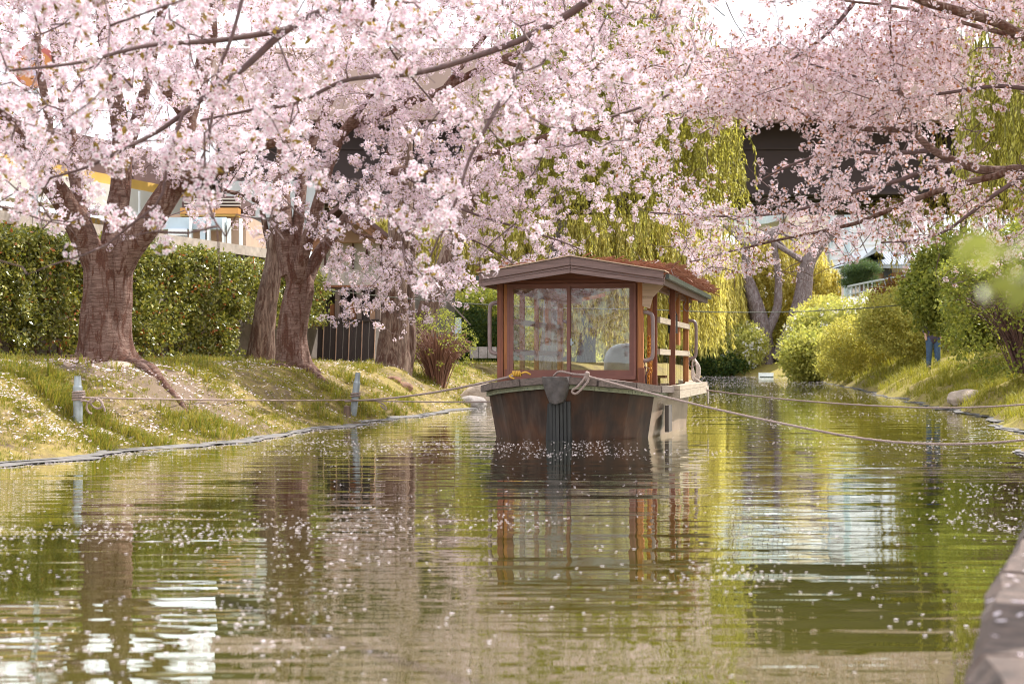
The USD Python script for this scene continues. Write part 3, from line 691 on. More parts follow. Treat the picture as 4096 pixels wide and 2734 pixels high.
def willow(name, label, base, height, crown_r, nstr, leaf, cols, seed, r0=0.4, trunks=None, zmin=1.5, length=(2.0, 4.0), offset=(0, 0), mat=GREY_BARK, squash=1.0, n_leaf=90, droop=0.7):
    """trunk(s), arching limbs, and shoots hanging from a dome"""
    rng = np.random.default_rng(seed)
    base = np.asarray(base, float)
    t = thing(name, label, 'willow', base)
    o = np.array([offset[0], offset[1], 0.0])
    if trunks is None:
        trunks = [([(0, 0, -0.3), (0.1, 0, height * 0.2), (o[0] * 0.3, o[1] * 0.3, height * 0.45), (o[0] * 0.6, o[1] * 0.6, height * 0.72)], r0, r0 * 0.5)]
    for k, (p, a, b) in enumerate(trunks):
        c, r, v, f = limb_mesh(np.array(p, float), a, b, 14, 0.5 if k == 0 else None, seed + k, 0.15)
        m = MB(); m.add(v, f); m.build('trunk' if k == 0 else 'limb', mat, t, smooth=50)
    top = np.array(trunks[0][0][-1], float)
    roots = []
    for k in range(9):
        a = k / 9 * 6.28 + rng.normal() * 0.2; rr = crown_r * rng.uniform(0.55, 0.95)
        e = o + np.array([math.cos(a) * rr, math.sin(a) * rr * squash, height * rng.uniform(0.7, 0.95)])
        mid = (top + e) / 2 + np.array([0, 0, height * 0.12])
        c, r, v, f = limb_mesh(np.array([top, mid, e]), r0 * 0.3, r0 * 0.06, 6, None, seed + 20 + k, 0.1)
        m = MB(); m.add(v, f); m.build('limb', mat, t, smooth=50)
    protos = [strand(seed * 10 + k, 1.0, n_leaf, leaf / 3.0, cols) for k in range(5)]
    a = rng.random(nstr) * 6.28; rr = np.sqrt(rng.random(nstr)) * crown_r
    x, y = np.cos(a) * rr, np.sin(a) * rr * squash
    z = height * (1 - 0.45 * (rr / crown_r) ** 2) * rng.uniform(0.5, 1.02, nstr) ** droop
    ln = rng.uniform(*length, nstr)
    ln = np.minimum(ln, np.maximum(z - zmin * rng.uniform(0.6, 1.6, nstr), 0.5))
    sc = np.column_stack([np.full(nstr, 3.0), np.full(nstr, 3.0), ln])
    instancer('shoots', t, protos, LEAF, np.column_stack([x + o[0], y + o[1], z]), yaw_quats(rng.random(nstr) * 6.28, 0.12, rng), sc, rng.integers(5, size=nstr))
    return t

bare_trunk('tree', 'rough grey-barked trunk leaning just behind the twisted cherry', P(262, 362, 33), W([(260, 370, 33), (262, 345, 33), (266, 315, 33), (270, 285, 33), (275, 250, 33), (279, 220, 33), (276, 205, 33.2)]), 0.26, 0.14, FURROWED,
           [(W([(271, 250, 33), (266, 228, 33), (262, 210, 33)]), 0.08, 0.05)], seed=31, flare=0.3)
bare_trunk('tree', 'dark furrowed trunk standing at the end of the timber rack', P(390, 372, 35), W([(390, 376, 35), (392, 355, 35), (394, 320, 35), (395, 280, 35), (398, 240, 35), (402, 190, 35), (403, 140, 35), (400, 60, 35)]), 0.33, 0.2, FURROWED,
           [(W([(405, 372, 35.2), (410, 340, 35.2), (408, 300, 35.2), (411, 250, 35.2), (412, 180, 35.3)]), 0.16, 0.1)], seed=33, flare=0.45)
bare_trunk('tree', 'slanting black trunk rising behind the red-stemmed shrub', P(424, 340, 42), W([(412, 365, 42), (424, 325, 42), (436, 290, 42), (447, 262, 42), (462, 220, 42), (480, 170, 42)]), 0.3, 0.16, FURROWED, seed=35, flare=0.2)

willow('willow_tree', 'tall willow trailing yellow-green shoots in front of the bridge', (1.2, 52, 0.9), 14.0, 4.2, 1500, 0.16, LIME, 41, 0.3, zmin=4.4, length=(2.0, 5.0), offset=(1.6, -1.0))
willow('willow_tree', 'broad yellow willow hanging behind the boat roof', (3.6, 82, 1.0), 12.0, 6.2, 2700, 0.22, WILLOW, 42, 0.4, zmin=0.6, length=(2.5, 5.5), offset=(0.4, 0), mat=GREY_BARK)
willow('willow_tree', 'yellow willow filling the canal end behind the cabin windows', (9.0, 131, 0.9), 14.0, 9.0, 3600, 0.34, WILLOW, 43, 0.5, zmin=0.6, length=(3, 7))
willow('willow_tree', 'pale yellow willow beyond the black slanting trunk', (-2.5, 84, 1.0), 11.0, 6.5, 2600, 0.22, WILLOW, 44, 0.4, zmin=0.5, length=(2.5, 5))
gb = P(764, 353, 128)
willow('willow_tree', 'twin-stemmed grey willow at the far end of the canal', gb, 10.0, 6.5, 1200, 0.34, WILLOW, 45, 0.9,
       trunks=[([(0, 0, -1.0), (-0.3, 0, 2.2), (-0.9, 0, 4.5), (-1.4, 0, 6.0), (-1.2, 0, 8.0)], 0.75, 0.4), ([(1.1, 0, -0.6), (2.2, 0, 1.8), (2.9, 0, 4.2), (3.2, 0, 6.4), (4.0, 0, 8.0), (5.4, 0, 9.6), (6.0, 0, 10.4)], 0.8, 0.4),
               ([(0.2, 0, 1.5), (1.0, 0, 3.5), (1.0, 0, 6.5), (0.6, 0, 9)], 0.4, 0.2), ([(2.9, 0, 7), (1.2, 0, 8), (-0.2, 0, 9)], 0.25, 0.12)], zmin=4.6, length=(2, 4.0), offset=(1.0, 4.0), squash=0.5)
willow('willow_tree', 'lime willow tree towering over the leafy shrub on the slope', (16.5, 44, 2.6), 12.5, 5.8, 2000, 0.17, LIME, 46, 0.4, zmin=0.8, length=(2.0, 4.0), offset=(0.8, -1), mat=FURROWED)
willow('willow_tree', 'thin willow with trailing sprays before the white building', (16.4, 62, 2.2), 12.0, 3.0, 420, 0.2, WILLOW, 47, 0.2, zmin=2.5, length=(2, 4))

# ---------------------------------------------------------------- bushes
def bush(name, label, centre, radii, n, clump, mat=LEAF, seed=1, stems=0, stem_col=None, cat='bush', scale=(0.7, 1.3), shell=0.35, base_z=None, flowers=None, thin=0.0):
    rng = np.random.default_rng(seed)
    centre = np.asarray(centre, float); radii = np.asarray(radii, float)
    bz = centre[2] - radii[2] if base_z is None else base_z
    base = np.array([centre[0], centre[1], bz])
    t = thing(name, label, cat, base)
    d = rng.normal(size=(n, 3)); d /= np.linalg.norm(d, axis=1, keepdims=True)
    lump = 1 + 0.5 * (meshkit.fbm(d * 2.2 + seed, 3, seed) - 0.5)
    p = d * radii * (lump * (shell + (1 - shell) * rng.random(n) ** 0.5))[:, None]
    p = p + centre - base
    p = p[(p[:, 2] > 0.02) & (rng.random(n) > thin * np.clip(1.5 - p[:, 2] / (centre[2] - bz), 0, 1))]
    n = len(p)
    instancer('foliage', t, clump, mat, p, random_rots(rng, n), rng.uniform(*scale, n), rng.integers(len(clump), size=n))
    if stems:
        m = MB()
        for i in range(stems):
            a = rng.random() * 6.28; e = np.array([math.cos(a) * radii[0], math.sin(a) * radii[1], 0]) * rng.uniform(0.2, 0.95)
            h = (centre[2] - bz + radii[2] * 0.6) * rng.uniform(0.6, 1.0)
            s = e * 0.25 * rng.random()
            c = np.array([s, s + (e - s) * 0.3 + [0, 0, h * 0.5], s + (e - s) * 0.7 + [0, 0, h * 0.85], e + [0, 0, h * rng.uniform(0.75, 1)]])
            m.tube(spline(c, 7), np.linspace(0.011, 0.005, 7), 4, cap=False)
        m.build('stems', stem_col, t, smooth=True)
    if flowers is not None:
        cl, k, sc = flowers
        d = rng.normal(size=(k, 3)); d /= np.linalg.norm(d, axis=1, keepdims=True)
        p = d * radii * (0.85 + 0.25 * rng.random(k))[:, None] + centre - base
        p = p[p[:, 2] > 0.3]; k = len(p)
        instancer('flowers', t, cl, PETAL, p, random_rots(rng, k), sc * rng.uniform(0.7, 1.3, k), rng.integers(len(cl), size=k))
    return t

REDSTEM = plain('red_brown_stems', (0.24, 0.11, 0.07), 0.6, 0.4, 8)
BROWNSTEM = plain('dull_brown_stems', (0.19, 0.10, 0.085), 0.65, 0.4, 8)
GREEN1 = [(0.28, 0.30, 0.06), (0.38, 0.37, 0.075), (0.20, 0.23, 0.045)]
YELLOW = [(0.66, 0.58, 0.17), (0.58, 0.53, 0.15), (0.50, 0.48, 0.13)]
DARKG = [(0.05, 0.09, 0.025), (0.08, 0.12, 0.03), (0.12, 0.15, 0.03)]
OLIVE = [(0.47, 0.46, 0.13), (0.58, 0.54, 0.16), (0.37, 0.38, 0.10)]
small = lambda cols, s=0: [leaf_clump(200 + s + i, 14, 0.10, 0.055, 0.017, cols) for i in range(4)]
mid = lambda cols, s=0: [leaf_clump(240 + s + i, 26, 0.24, 0.10, 0.03, cols) for i in range(4)]
big = lambda cols, s=0: [leaf_clump(280 + s + i, 34, 0.5, 0.22, 0.06, cols) for i in range(4)]
white_dots = [leaf_clump(320 + i, 8, 0.12, 0.09, 0.045, [(0.85, 0.82, 0.8)]) for i in range(3)]

# the shrub beside the boat: red-brown canes with fresh leaves
sc = P(438, 348, 36)
bush('cane_shrub', 'round shrub of red-brown canes with fresh green leaves beside the boat', sc, (0.8, 0.65, 0.85), 300, small(GREEN1, 3), seed=51, stems=360, stem_col=REDSTEM, cat='shrub', shell=0.85, base_z=0.4, scale=(0.6, 1.1), thin=0.75)
# the large shrub on the other bank
bush('leafy_shrub', 'large green shrub with tangled brown stems on the slope above the shadowed grass', (9.5, 31.0, 1.95), (1.75, 1.5, 1.45), 2800, [leaf_clump(360 + i, 12, 0.14, 0.075, 0.024, GREEN1) for i in range(4)], seed=52, stems=560, stem_col=BROWNSTEM, cat='shrub', shell=0.8, base_z=0.75, thin=0.75)
bush('leafy_shrub', 'tall dark green shrub hanging low beside the person', P(976, 288, 38), (1.6, 1.3, 1.25), 2000, [leaf_clump(370 + i, 14, 0.18, 0.1, 0.032, GREEN1) for i in range(4)], seed=53, stems=60, stem_col=BROWNSTEM, cat='shrub', shell=0.6, base_z=1.2)
for k, (px, py, d, r, cols, lab, fl) in enumerate([
        (712, 352, 127, (2.6, 2.2, 2.2), OLIVE, 'far bush tipped with pale sprays at the canal end', 160),
        (738, 348, 127, (2.0, 2.0, 2.2), OLIVE, 'pale-topped bush next to the grey twin trunks', 120),
        (708, 362, 126, (3.0, 1.6, 1.2), DARKG, 'dark green bush low at the waterline of the canal end', 0),
        (832, 350, 100, (2.0, 2.0, 1.9), YELLOW, 'yellow-green bush at the foot of the twin trunks', 0),
        (822, 356, 88, (2.2, 2.0, 1.5), OLIVE, 'olive bush low on the slope near the white float', 0),
        (838, 341, 92, (2.8, 2.2, 2.2), OLIVE, 'bush with white flowers high on the slope', 150),
        (868, 344, 70, (2.0, 1.8, 1.5), YELLOW, 'golden bush in the middle of the slope', 0),
        (852, 362, 74, (1.6, 1.4, 0.9), YELLOW, 'low golden bush by the curved shoreline', 0),
        (880, 321, 80, (2.6, 2.2, 1.6), OLIVE, 'white-flecked bush under the railing', 170),
        (908, 322, 58, (1.7, 1.5, 1.5), YELLOW, 'yellow bush standing behind the person', 0),
        (920, 299, 62, (1.8, 1.6, 1.1), [(0.42, 0.22, 0.05), (0.38, 0.30, 0.05), (0.40, 0.16, 0.08)], 'orange-tinged bush at the top of the slope', 0),
        (828, 330, 124, (2.6, 2.2, 2.6), YELLOW, 'tall yellow bush behind the twin trunks', 0),
        (760, 332, 134, (5.0, 2.2, 3.0), YELLOW, 'wide yellow thicket behind the far bushes', 0),
        (660, 345, 132, (6.5, 2.4, 2.8), YELLOW, 'long yellow thicket seen past the cabin posts', 0),
        (590, 345, 130, (6.5, 2.4, 3.2), YELLOW, 'yellow thicket seen through the cabin glass', 200),
        (520, 350, 105, (5.0, 2.4, 2.4), OLIVE, 'olive thicket low behind the cabin', 0),
        (462, 340, 62, (2.2, 1.6, 1.5), DARKG, 'dark rounded bush behind the lamp post', 0),
        (486, 322, 70, (2.0, 1.6, 1.8), GREEN1, 'green bush just beyond the cabin corner', 0)]):
    r = (r[0], r[1], r[2] * 0.85)
    c = P(px, py, d)
    if cols is not OLIVE and d < 76:
        cl = mid(cols, k)
    else:
        cl = big(cols, k) if d > 85 else mid(cols, k)
    n = int(250 * (r[0] * r[2]) ** 0.8 * (1 if d > 85 else 1.7))
    bush('bush', lab, c, r, n, cl, seed=60 + k, cat='bush', flowers=(white_dots, fl, d / 62.0) if fl else None)

# ---------------------------------------------------------------- hedge with the wall behind it
HA, HB = np.array([-9.4, 22.6]), np.array([-4.9, 36.5])
hd = (HB - HA) / np.linalg.norm(HB - HA); hn = np.array([hd[1], -hd[0]]); HL = np.linalg.norm(HB - HA)
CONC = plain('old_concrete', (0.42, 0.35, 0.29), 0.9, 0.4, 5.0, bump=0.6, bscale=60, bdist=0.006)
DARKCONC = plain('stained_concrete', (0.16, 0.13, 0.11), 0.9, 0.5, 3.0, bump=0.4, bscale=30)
PALECONC = plain('pale_concrete', (0.50, 0.51, 0.50), 0.8, 0.3, 1.5, (1, 1, 0.25), bump=0.2, bscale=20, space='world')
w = thing('retaining_wall', 'sandy concrete retaining wall with a coping behind the hedge', 'wall', (HA[0], HA[1], 0), -math.atan2(hd[0], hd[1]))
mb = MB(); mb.box((-0.55, HL / 2 - 28.0, 1.55), (0.25, HL + 52, 3.3)); mb.build('wall', CONC, w)
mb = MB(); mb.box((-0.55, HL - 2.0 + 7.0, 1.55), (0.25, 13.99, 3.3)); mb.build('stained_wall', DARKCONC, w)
for k in range(8):
    mb = MB(); mb.box((-0.55, -3.0 + k * 2.2 + 1.1, 3.29), (0.36, 2.18, 0.2)); mb.build('coping_stone', CONC, w)
hedge = thing('hedge', 'clipped broad-leaved green hedge along the retaining wall', 'hedge', (HA[0], HA[1], 0.95), -math.atan2(hd[0], hd[1]))
rng = np.random.default_rng(70)
HEDGE = [(0.11, 0.125, 0.025), (0.21, 0.215, 0.045), (0.36, 0.33, 0.075), (0.28, 0.27, 0.055)]
cl = [leaf_clump(400 + i, 15, 0.11, 0.075, 0.024, HEDGE + ([(0.4, 0.13, 0.04)] if i == 4 else [])) for i in range(5)]
n = 10500
yy = rng.uniform(-3.0, HL + 1.5, n); top = rng.random(n) < 0.2
htop = 1.98 + 0.16 * (meshkit.noise(np.column_stack([yy * 1.2, yy * 0, yy * 0]), 6) - 0.5) + 0.05 * np.sin(yy * 5)
zz = np.where(top, htop + rng.normal(size=n) * 0.04, htop * rng.random(n) ** 0.75)
thick = 0.15 + 0.25 * meshkit.fbm(np.column_stack([yy * 1.6, zz * 1.6, zz * 0]), 3, 8)
xx_ = np.where(top, rng.uniform(-0.4, 0.3, n), thick + rng.normal(size=n) * 0.07 - 0.12 * rng.random(n))
keep = rng.random(n) < np.where(yy > HL - 2.6, 0.55 * (zz > 0.8), 1.0) * np.where(zz < 0.55, 0.25 + 1.1 * zz, np.where(meshkit.fbm(np.column_stack([yy * 1.3, zz * 1.3, zz * 0]), 3, 18) < 0.40, 0.45, 1.0))
pp = np.column_stack([xx_, yy, zz])[keep]
instancer('foliage', hedge, cl, GLOSSY_LEAF, pp, random_rots(rng, len(pp)), rng.uniform(0.75, 1.25, len(pp)), np.where(rng.random(len(pp)) < 0.1, 4, rng.integers(4, size=len(pp))))
for i in range(42):
    y0 = -2.8 + i * (HL - 0.2) / 42 + rng.normal() * 0.12
    mb = MB(); mb.tube(spline(np.array([(0.1, y0, -0.15), (0.08 + rng.normal() * 0.03, y0 + rng.normal() * 0.06, 0.6), (0.1, y0 + rng.normal() * 0.1, 1.2), (0.05, y0 + rng.normal() * 0.14, 1.8)]), 8), np.linspace(0.035, 0.015, 8), 6)
    mb.build('stem', BROWNSTEM, hedge, smooth=True)

# path edging on the bank, seen as a thin pale line
mb = MB(); mb.bar(P(150, 368.4, 27), P(278, 368.0, 29), 0.25, 0.08)
mb.build('path_edging', PALECONC, None, kind='structure')

# grass and fallen petals on the banks
def scatter(side, n, smin, smax, ymin, ymax, rng, power=1.0):
    C, N = (LC, LN) if side == 'l' else (RC, RN)
    ok = np.where((C[:, 1] > ymin) & (C[:, 1] < ymax))[0]
    wgt = 1.0 / np.maximum(C[ok, 1], 10) ** power
    i = rng.choice(ok, n, p=wgt / wgt.sum()); s = smin + (smax - smin) * rng.random(n)
    xy = C[i] + N[i] * s[:, None] + rng.normal(size=(n, 2)) * 0.12
    s, z = ground_at(side, xy)
    k = s > 0.06
    return np.column_stack([xy, z])[k], s[k]

GRASSC = [(0.24, 0.245, 0.04), (0.33, 0.30, 0.05), (0.38, 0.30, 0.075), (0.17, 0.20, 0.035)]
rng = np.random.default_rng(80)
p, s = scatter('l', 34000, 0.05, 4.6, 12, 60, rng, 1.0)
p_, s_ = scatter('l', 15000, -0.1, 1.5, 12, 45, rng, 1.2); p = np.vstack([p, p_])
pn = meshkit.fbm(np.column_stack([p[:, :2] * 1.4, np.zeros(len(p))]), 4, 21)
k = rng.random(len(p)) < np.clip((pn - 0.36) * 5, 0.25, 1) * np.clip((np.linalg.norm(p[:, :2] - [-5.0, 21.2], axis=1) - 0.5) / 1.6, 0.15, 1)
p, pn = p[k], pn[k]
tufts = [grass_tuft(500 + i, 14, (0.03, 0.045, 0.06, 0.15)[i], 0.05, GRASSC) for i in range(4)]
idx = np.where((pn > 0.6) & (rng.random(len(p)) < 0.35), 3, rng.integers(3, size=len(p)))
instancer('grass', None, tufts, GRASS, p - [0, 0, 0.008], yaw_quats(rng.random(len(p)) * 6.28, 0.3, rng), rng.uniform(0.7, 1.3, len(p)), idx, 'short patchy grass growing on the bank beneath the cherry trees', cat='grass')
p, s = scatter('r', 16000, 0.05, 6.0, 17, 110, rng, 0.8)
tufts = [grass_tuft(520 + i, 12, (0.14, 0.2, 0.28)[i], 0.12, [(0.27, 0.26, 0.04), (0.36, 0.32, 0.055), (0.22, 0.23, 0.035)]) for i in range(3)]
instancer('grass', None, tufts, GRASS, p - [0, 0, 0.01], yaw_quats(rng.random(len(p)) * 6.28, 0.3, rng), rng.uniform(0.7, 1.3, len(p)) * np.clip(p[:, 1] / 45, 0.7, 1.7), rng.integers(3, size=len(p)), 'long yellow-green grass on the sloping bank across the canal', cat='grass')

petal = MB()
a = np.arange(6) / 6 * 6.28
petal.add(np.vstack([[0, 0, 0.001], np.column_stack([np.cos(a) * 0.5, np.sin(a) * 0.36, np.full(6, 0.08)])]), [(0, i + 1, (i + 1) % 6 + 1) for i in range(6)], (0.86, 0.76, 0.80))
petal5 = MB()
for q in range(5):
    aa = q * 1.2566
    petal5.add([[0, 0, 0.0], [0.32 * math.cos(aa - 0.5), 0.32 * math.sin(aa - 0.5), 0.08], [0.52 * math.cos(aa), 0.52 * math.sin(aa), 0.12], [0.32 * math.cos(aa + 0.5), 0.32 * math.sin(aa + 0.5), 0.08]], [(0, 1, 2), (0, 2, 3)], (0.87, 0.75, 0.80))
p, s = scatter('l', 17000, 0.05, 3.2, 12, 50, rng, 1.0)
pn = meshkit.fbm(np.column_stack([p[:, 0] * 1.2, p[:, 1] * 2.2, np.zeros(len(p))]), 4, 51)
p = p[rng.random(len(p)) < np.clip((pn - 0.45) * 8, 0.08, 1)]
instancer('fallen_petals', None, [petal, petal5], PETAL, p + [0, 0, 0.03], yaw_quats(rng.random(len(p)) * 6.28, 0.7, rng), rng.uniform(0.022, 0.042, len(p)), (rng.random(len(p)) < 0.3).astype(int), 'fallen pink cherry petals strewn over the grassy bank', cat='petals')
p2, s = scatter('r', 2500, 0.05, 1.0, 17, 80, rng, 0.6)

qi = rng.integers(60, len(qline), 500); qp = np.column_stack([qline[qi, :2] + nq[qi] * rng.uniform(0.03, 0.42, 500)[:, None], np.full(500, 0.408)])
instancer('fallen_petals', None, [petal, petal5], PETAL, qp, yaw_quats(rng.random(500) * 6.28, 0.4, rng), rng.uniform(0.014, 0.032, 500), (rng.random(500) < 0.3).astype(int), 'scattered cherry petals lying on the stone quay edge', cat='petals')

# petals drifting on the water
def floating():
    rng = np.random.default_rng(90); out = []
    tot = 0
    while tot < 13500:
        py = 374.5 + (690 - 374.5) * rng.random(40000) ** 1.9
        px = rng.uniform(-30, 1054, 40000)
        d = F * CH / (py - HZ); x = (px - 512) / F * d
        # drifts: fine streaks of petals, thicker along the shores and in the far reach
        q = meshkit.fbm(np.column_stack([x * 0.5, d * 0.35, np.zeros(len(x))]), 4, 61)
        q2 = meshkit.fbm(np.column_stack([x * 2.2, d * 1.2, np.zeros(len(x))]), 3, 62)
        sl, _ = ground_at('l', np.column_stack([x, d])); sr, _ = ground_at('r', np.column_stack([x, d]))
        far = np.clip((d - 30) / 30, 0, 1)
        w = np.where(py < 455, 1.0, np.where(py < 540, 0.55, np.where(py < 580, 0.28, 0.08))) * np.clip((q - 0.4) * 3.5, 0.06, 1) * np.clip((q2 - 0.33) * 4, 0.1, 1) + 0.7 * np.exp(-np.abs(sl + 0.25) / 0.25) + 0.6 * np.exp(-np.abs(sr + 0.3) / 0.3) * (d > 20) + 1.3 * far
        k = (rng.random(len(x)) < w * 0.35) & (sl < -0.03) & ((sr < -0.05) | (d < 16))
        # not inside the boat's hull, nor under the quay
        bx, by = (x - 0.52), (d - 20.42); la = bx * math.cos(0.192) - by * math.sin(0.192); lb = bx * math.sin(0.192) + by * math.cos(0.192)
        k &= ~((lb > 0.0) & (lb < 7.6) & (np.abs(la) < np.minimum(1.1, 0.1 + lb)))
        k &= ~((d < 17) & (x > np.interp(d, RSH[:7, 1], RSH[:7, 0]) - 0.05))
        out.append(np.column_stack([x, d, np.full(len(x), 0.003)])[k]); tot += k.sum()
    p = np.vstack(out)[:13500]
    i = rng.integers(60, len(LC) - 120, 3200); e = np.column_stack([LC[i] - LN[i] * rng.uniform(-0.35, 0.4, 3200)[:, None] + rng.normal(size=(3200, 2)) * 0.1, np.full(3200, 0.003)])
    sl, _ = ground_at('l', e[:, :2]); p = np.vstack([p, e[(sl < 0.02) & (sl > -0.3)]])
    n = len(p)
    sc = rng.uniform(0.012, 0.031, n) * np.clip(0.55 + p[:, 1] / 40, 0.8, 2.6)
    flat = MB(); flat.add(np.vstack([[0, 0, 0.0], np.column_stack([np.cos(a) * 0.5, np.sin(a) * 0.4, 0.03 + 0.02 * np.cos(a * 2)])]), [(0, i + 1, (i + 1) % 6 + 1) for i in range(6)], (0.80, 0.70, 0.745))
    flat5 = MB(); v5, f5, c5 = petal5.arrays(); flat5.add(v5 * [1, 1, 0.4], f5, c5)
    instancer('floating_petals', None, [flat, flat5], PETAL, p, yaw_quats(rng.random(n) * 6.28, 0.06, rng), sc, (rng.random(n) < 0.15).astype(int), 'pale pink cherry petals drifting on the canal water', cat='petals')
floating()

# ---------------------------------------------------------------- the excursion boat (local: x to its starboard-looking side, y towards the stern)
BT = 0.192
BO = np.array([0.52, 20.42, 0.0])
def bw(p):
    """boat coordinates -> world"""
    p = np.asarray(p, float); c, s_ = math.cos(BT), math.sin(BT)
    return BO + np.array([p[0] * c + p[1] * s_, -p[0] * s_ + p[1] * c, p[2]])
boat = thing('excursion_boat', 'brown wooden-cabined excursion boat moored in the middle of the canal', 'boat', BO, -BT)
HULL = usdkit.material(stage, L('stained_hull'), {
    'tc': ('texture_coordinate', {}), 'mp': ('mapping', {'scale': (3.0, 3.0, 0.5)}), 'mp2': ('mapping', {'scale': (1.6, 1.6, 1.2)}),
    'n': ('noise_texture', {'scale': 2.0, 'detail': 7, 'roughness': 0.65}), 'n2': ('noise_texture', {'scale': 1.5, 'detail': 5}), 'n3': ('noise_texture', {'scale': 60.0, 'detail': 4}),
    'r': ('rgb_ramp', {'ramp': [(0.34, (0.018, 0.011, 0.008)), (0.5, (0.04, 0.022, 0.015)), (0.7, (0.10, 0.065, 0.048))]}),
    'r2': ('rgb_ramp', {'ramp': [(0.4, (0.03, 0.02, 0.017)), (0.58, (0.11, 0.042, 0.018)), (0.75, (0.08, 0.06, 0.052))]}),
    'm': ('mix_color', {'fac': 0.45}), 'b': ('bump', {'strength': 0.3, 'distance': 0.004}), 'p': ('principled_bsdf', {'roughness': 0.7, 'specular_ior_level': 0.25})},
    [('tc.object', 'mp.vector'), ('tc.object', 'mp2.vector'), ('mp.vector', 'n.vector'), ('mp2.vector', 'n2.vector'), ('tc.object', 'n3.vector'), ('n.fac', 'r.fac'), ('n2.fac', 'r2.fac'),
     ('r.color', 'm.a'), ('r2.color', 'm.b'), ('m.result', 'p.base_color'), ('n3.fac', 'b.height'), ('b.normal', 'p.normal')], surface='p.BSDF')
HULLSIDE = plain('faded_hull_side', (0.26, 0.18, 0.125), 0.55, 0.35, 3.0, (1, 0.4, 1.5), 0.2, 40)
REDWOOD = wood('red_brown_timber', (0.22, 0.075, 0.042), along='z')
REDWOOD_A = wood('red_brown_beam', (0.21, 0.07, 0.04), along='a')
REDWOOD_B = wood('red_brown_rail', (0.26, 0.11, 0.065), along='b')
WARMWOOD = wood('warm_timber', (0.42, 0.16, 0.055), along='z')
GREYWOOD = wood('weathered_board', (0.19, 0.118, 0.105), along='a', vary=0.4)
GREYRAIL = wood('weathered_gunwale', (0.15, 0.11, 0.095), along='a', vary=0.6, bump=0.6)
PALEWOOD = wood('pale_timber', (0.42, 0.34, 0.26), along='b', vary=0.3)
PALEBOARD = wood('pale_board', (0.52, 0.36, 0.25), along='a', vary=0.25)
SASH = plain('brown_window_metal', (0.19, 0.07, 0.05), 0.6, 0.15, 8, metallic=0.0)
PIPE = plain('brown_pipe', (0.24, 0.17, 0.16), 0.4, 0.2, 12)
DARKGREEN = plain('dark_green_gutter', (0.05, 0.06, 0.045), 0.45, 0.3, 10)
PALEGREEN = plain('pale_green_strip', (0.28, 0.29, 0.20), 0.55, 0.4, 14)
BLACKRUB = plain('black_rubber', (0.028, 0.026, 0.025), 0.6, 0.5, 5, (1, 1, 0.3))
STEMWOOD = plain('grey_stem_block', (0.085, 0.068, 0.064), 0.7, 0.6, 9, bump=0.6, bscale=30)
THATCH = usdkit.material(stage, L('orange_reed'), {'g': ('geometry', {}), 'r': ('rgb_ramp', {'ramp': [(0.0, (0.20, 0.07, 0.03)), (0.5, (0.42, 0.16, 0.06)), (1.0, (0.60, 0.34, 0.18))]}), 'p': ('principled_bsdf', {'roughness': 0.7})},
                         [('g.random_per_island', 'r.fac'), ('r.color', 'p.base_color')], surface='p.BSDF')
GLASS = usdkit.material(stage, L('window_glass'), {'f': ('fresnel', {'IOR': 1.52}), 't': ('transparent_bsdf', {'color': (0.93, 0.95, 0.93)}), 'g': ('glossy_bsdf', {'color': (1, 1, 1), 'roughness': 0.0}),
                        'k': ('math', {'math_type': 'multiply', 'value2': 1.35, 'use_clamp': True}), 'm': ('mix_closure', {})},
                        [('f.fac', 'k.value1'), ('k.value', 'm.fac'), ('t.BSDF', 'm.closure1'), ('g.BSDF', 'm.closure2')], surface='m.closure')
VINYL = usdkit.material(stage, L('clear_vinyl'), {'ge': ('geometry', {}), 'mp': ('mapping', {'scale': (3, 3, 0.5)}), 'n': ('noise_texture', {'scale': 3.0, 'detail': 3}), 'b': ('bump', {'strength': 0.5, 'distance': 0.02}),
                        't': ('transparent_bsdf', {'color': (0.86, 0.88, 0.80)}), 'g': ('glossy_bsdf', {'color': (1, 1, 1), 'roughness': 0.06}), 'm': ('mix_closure', {'fac': 0.12})},
                        [('ge.position', 'mp.vector'), ('mp.vector', 'n.vector'), ('n.fac', 'b.height'), ('b.normal', 'g.normal'), ('t.BSDF', 'm.closure1'), ('g.BSDF', 'm.closure2')], surface='m.closure')
CHAIN = plain('orange_plastic', (0.65, 0.26, 0.03), 0.4, 0.15, 8)
ROPE = plain('hemp_rope', (0.34, 0.25, 0.22), 0.85, 0.35, 60)
PALEROPE = plain('pale_rope', (0.62, 0.52, 0.45), 0.85, 0.25, 60)
STEEL = plain('galvanised_steel', (0.33, 0.36, 0.38), 0.45, 0.25, 14, metallic=0.4)
COWL = plain('grey_motor_cowl', (0.42, 0.43, 0.44), 0.4, 0.15, 6)
BLACK = plain('black_paint', (0.02, 0.02, 0.02), 0.5, 0.3, 8)

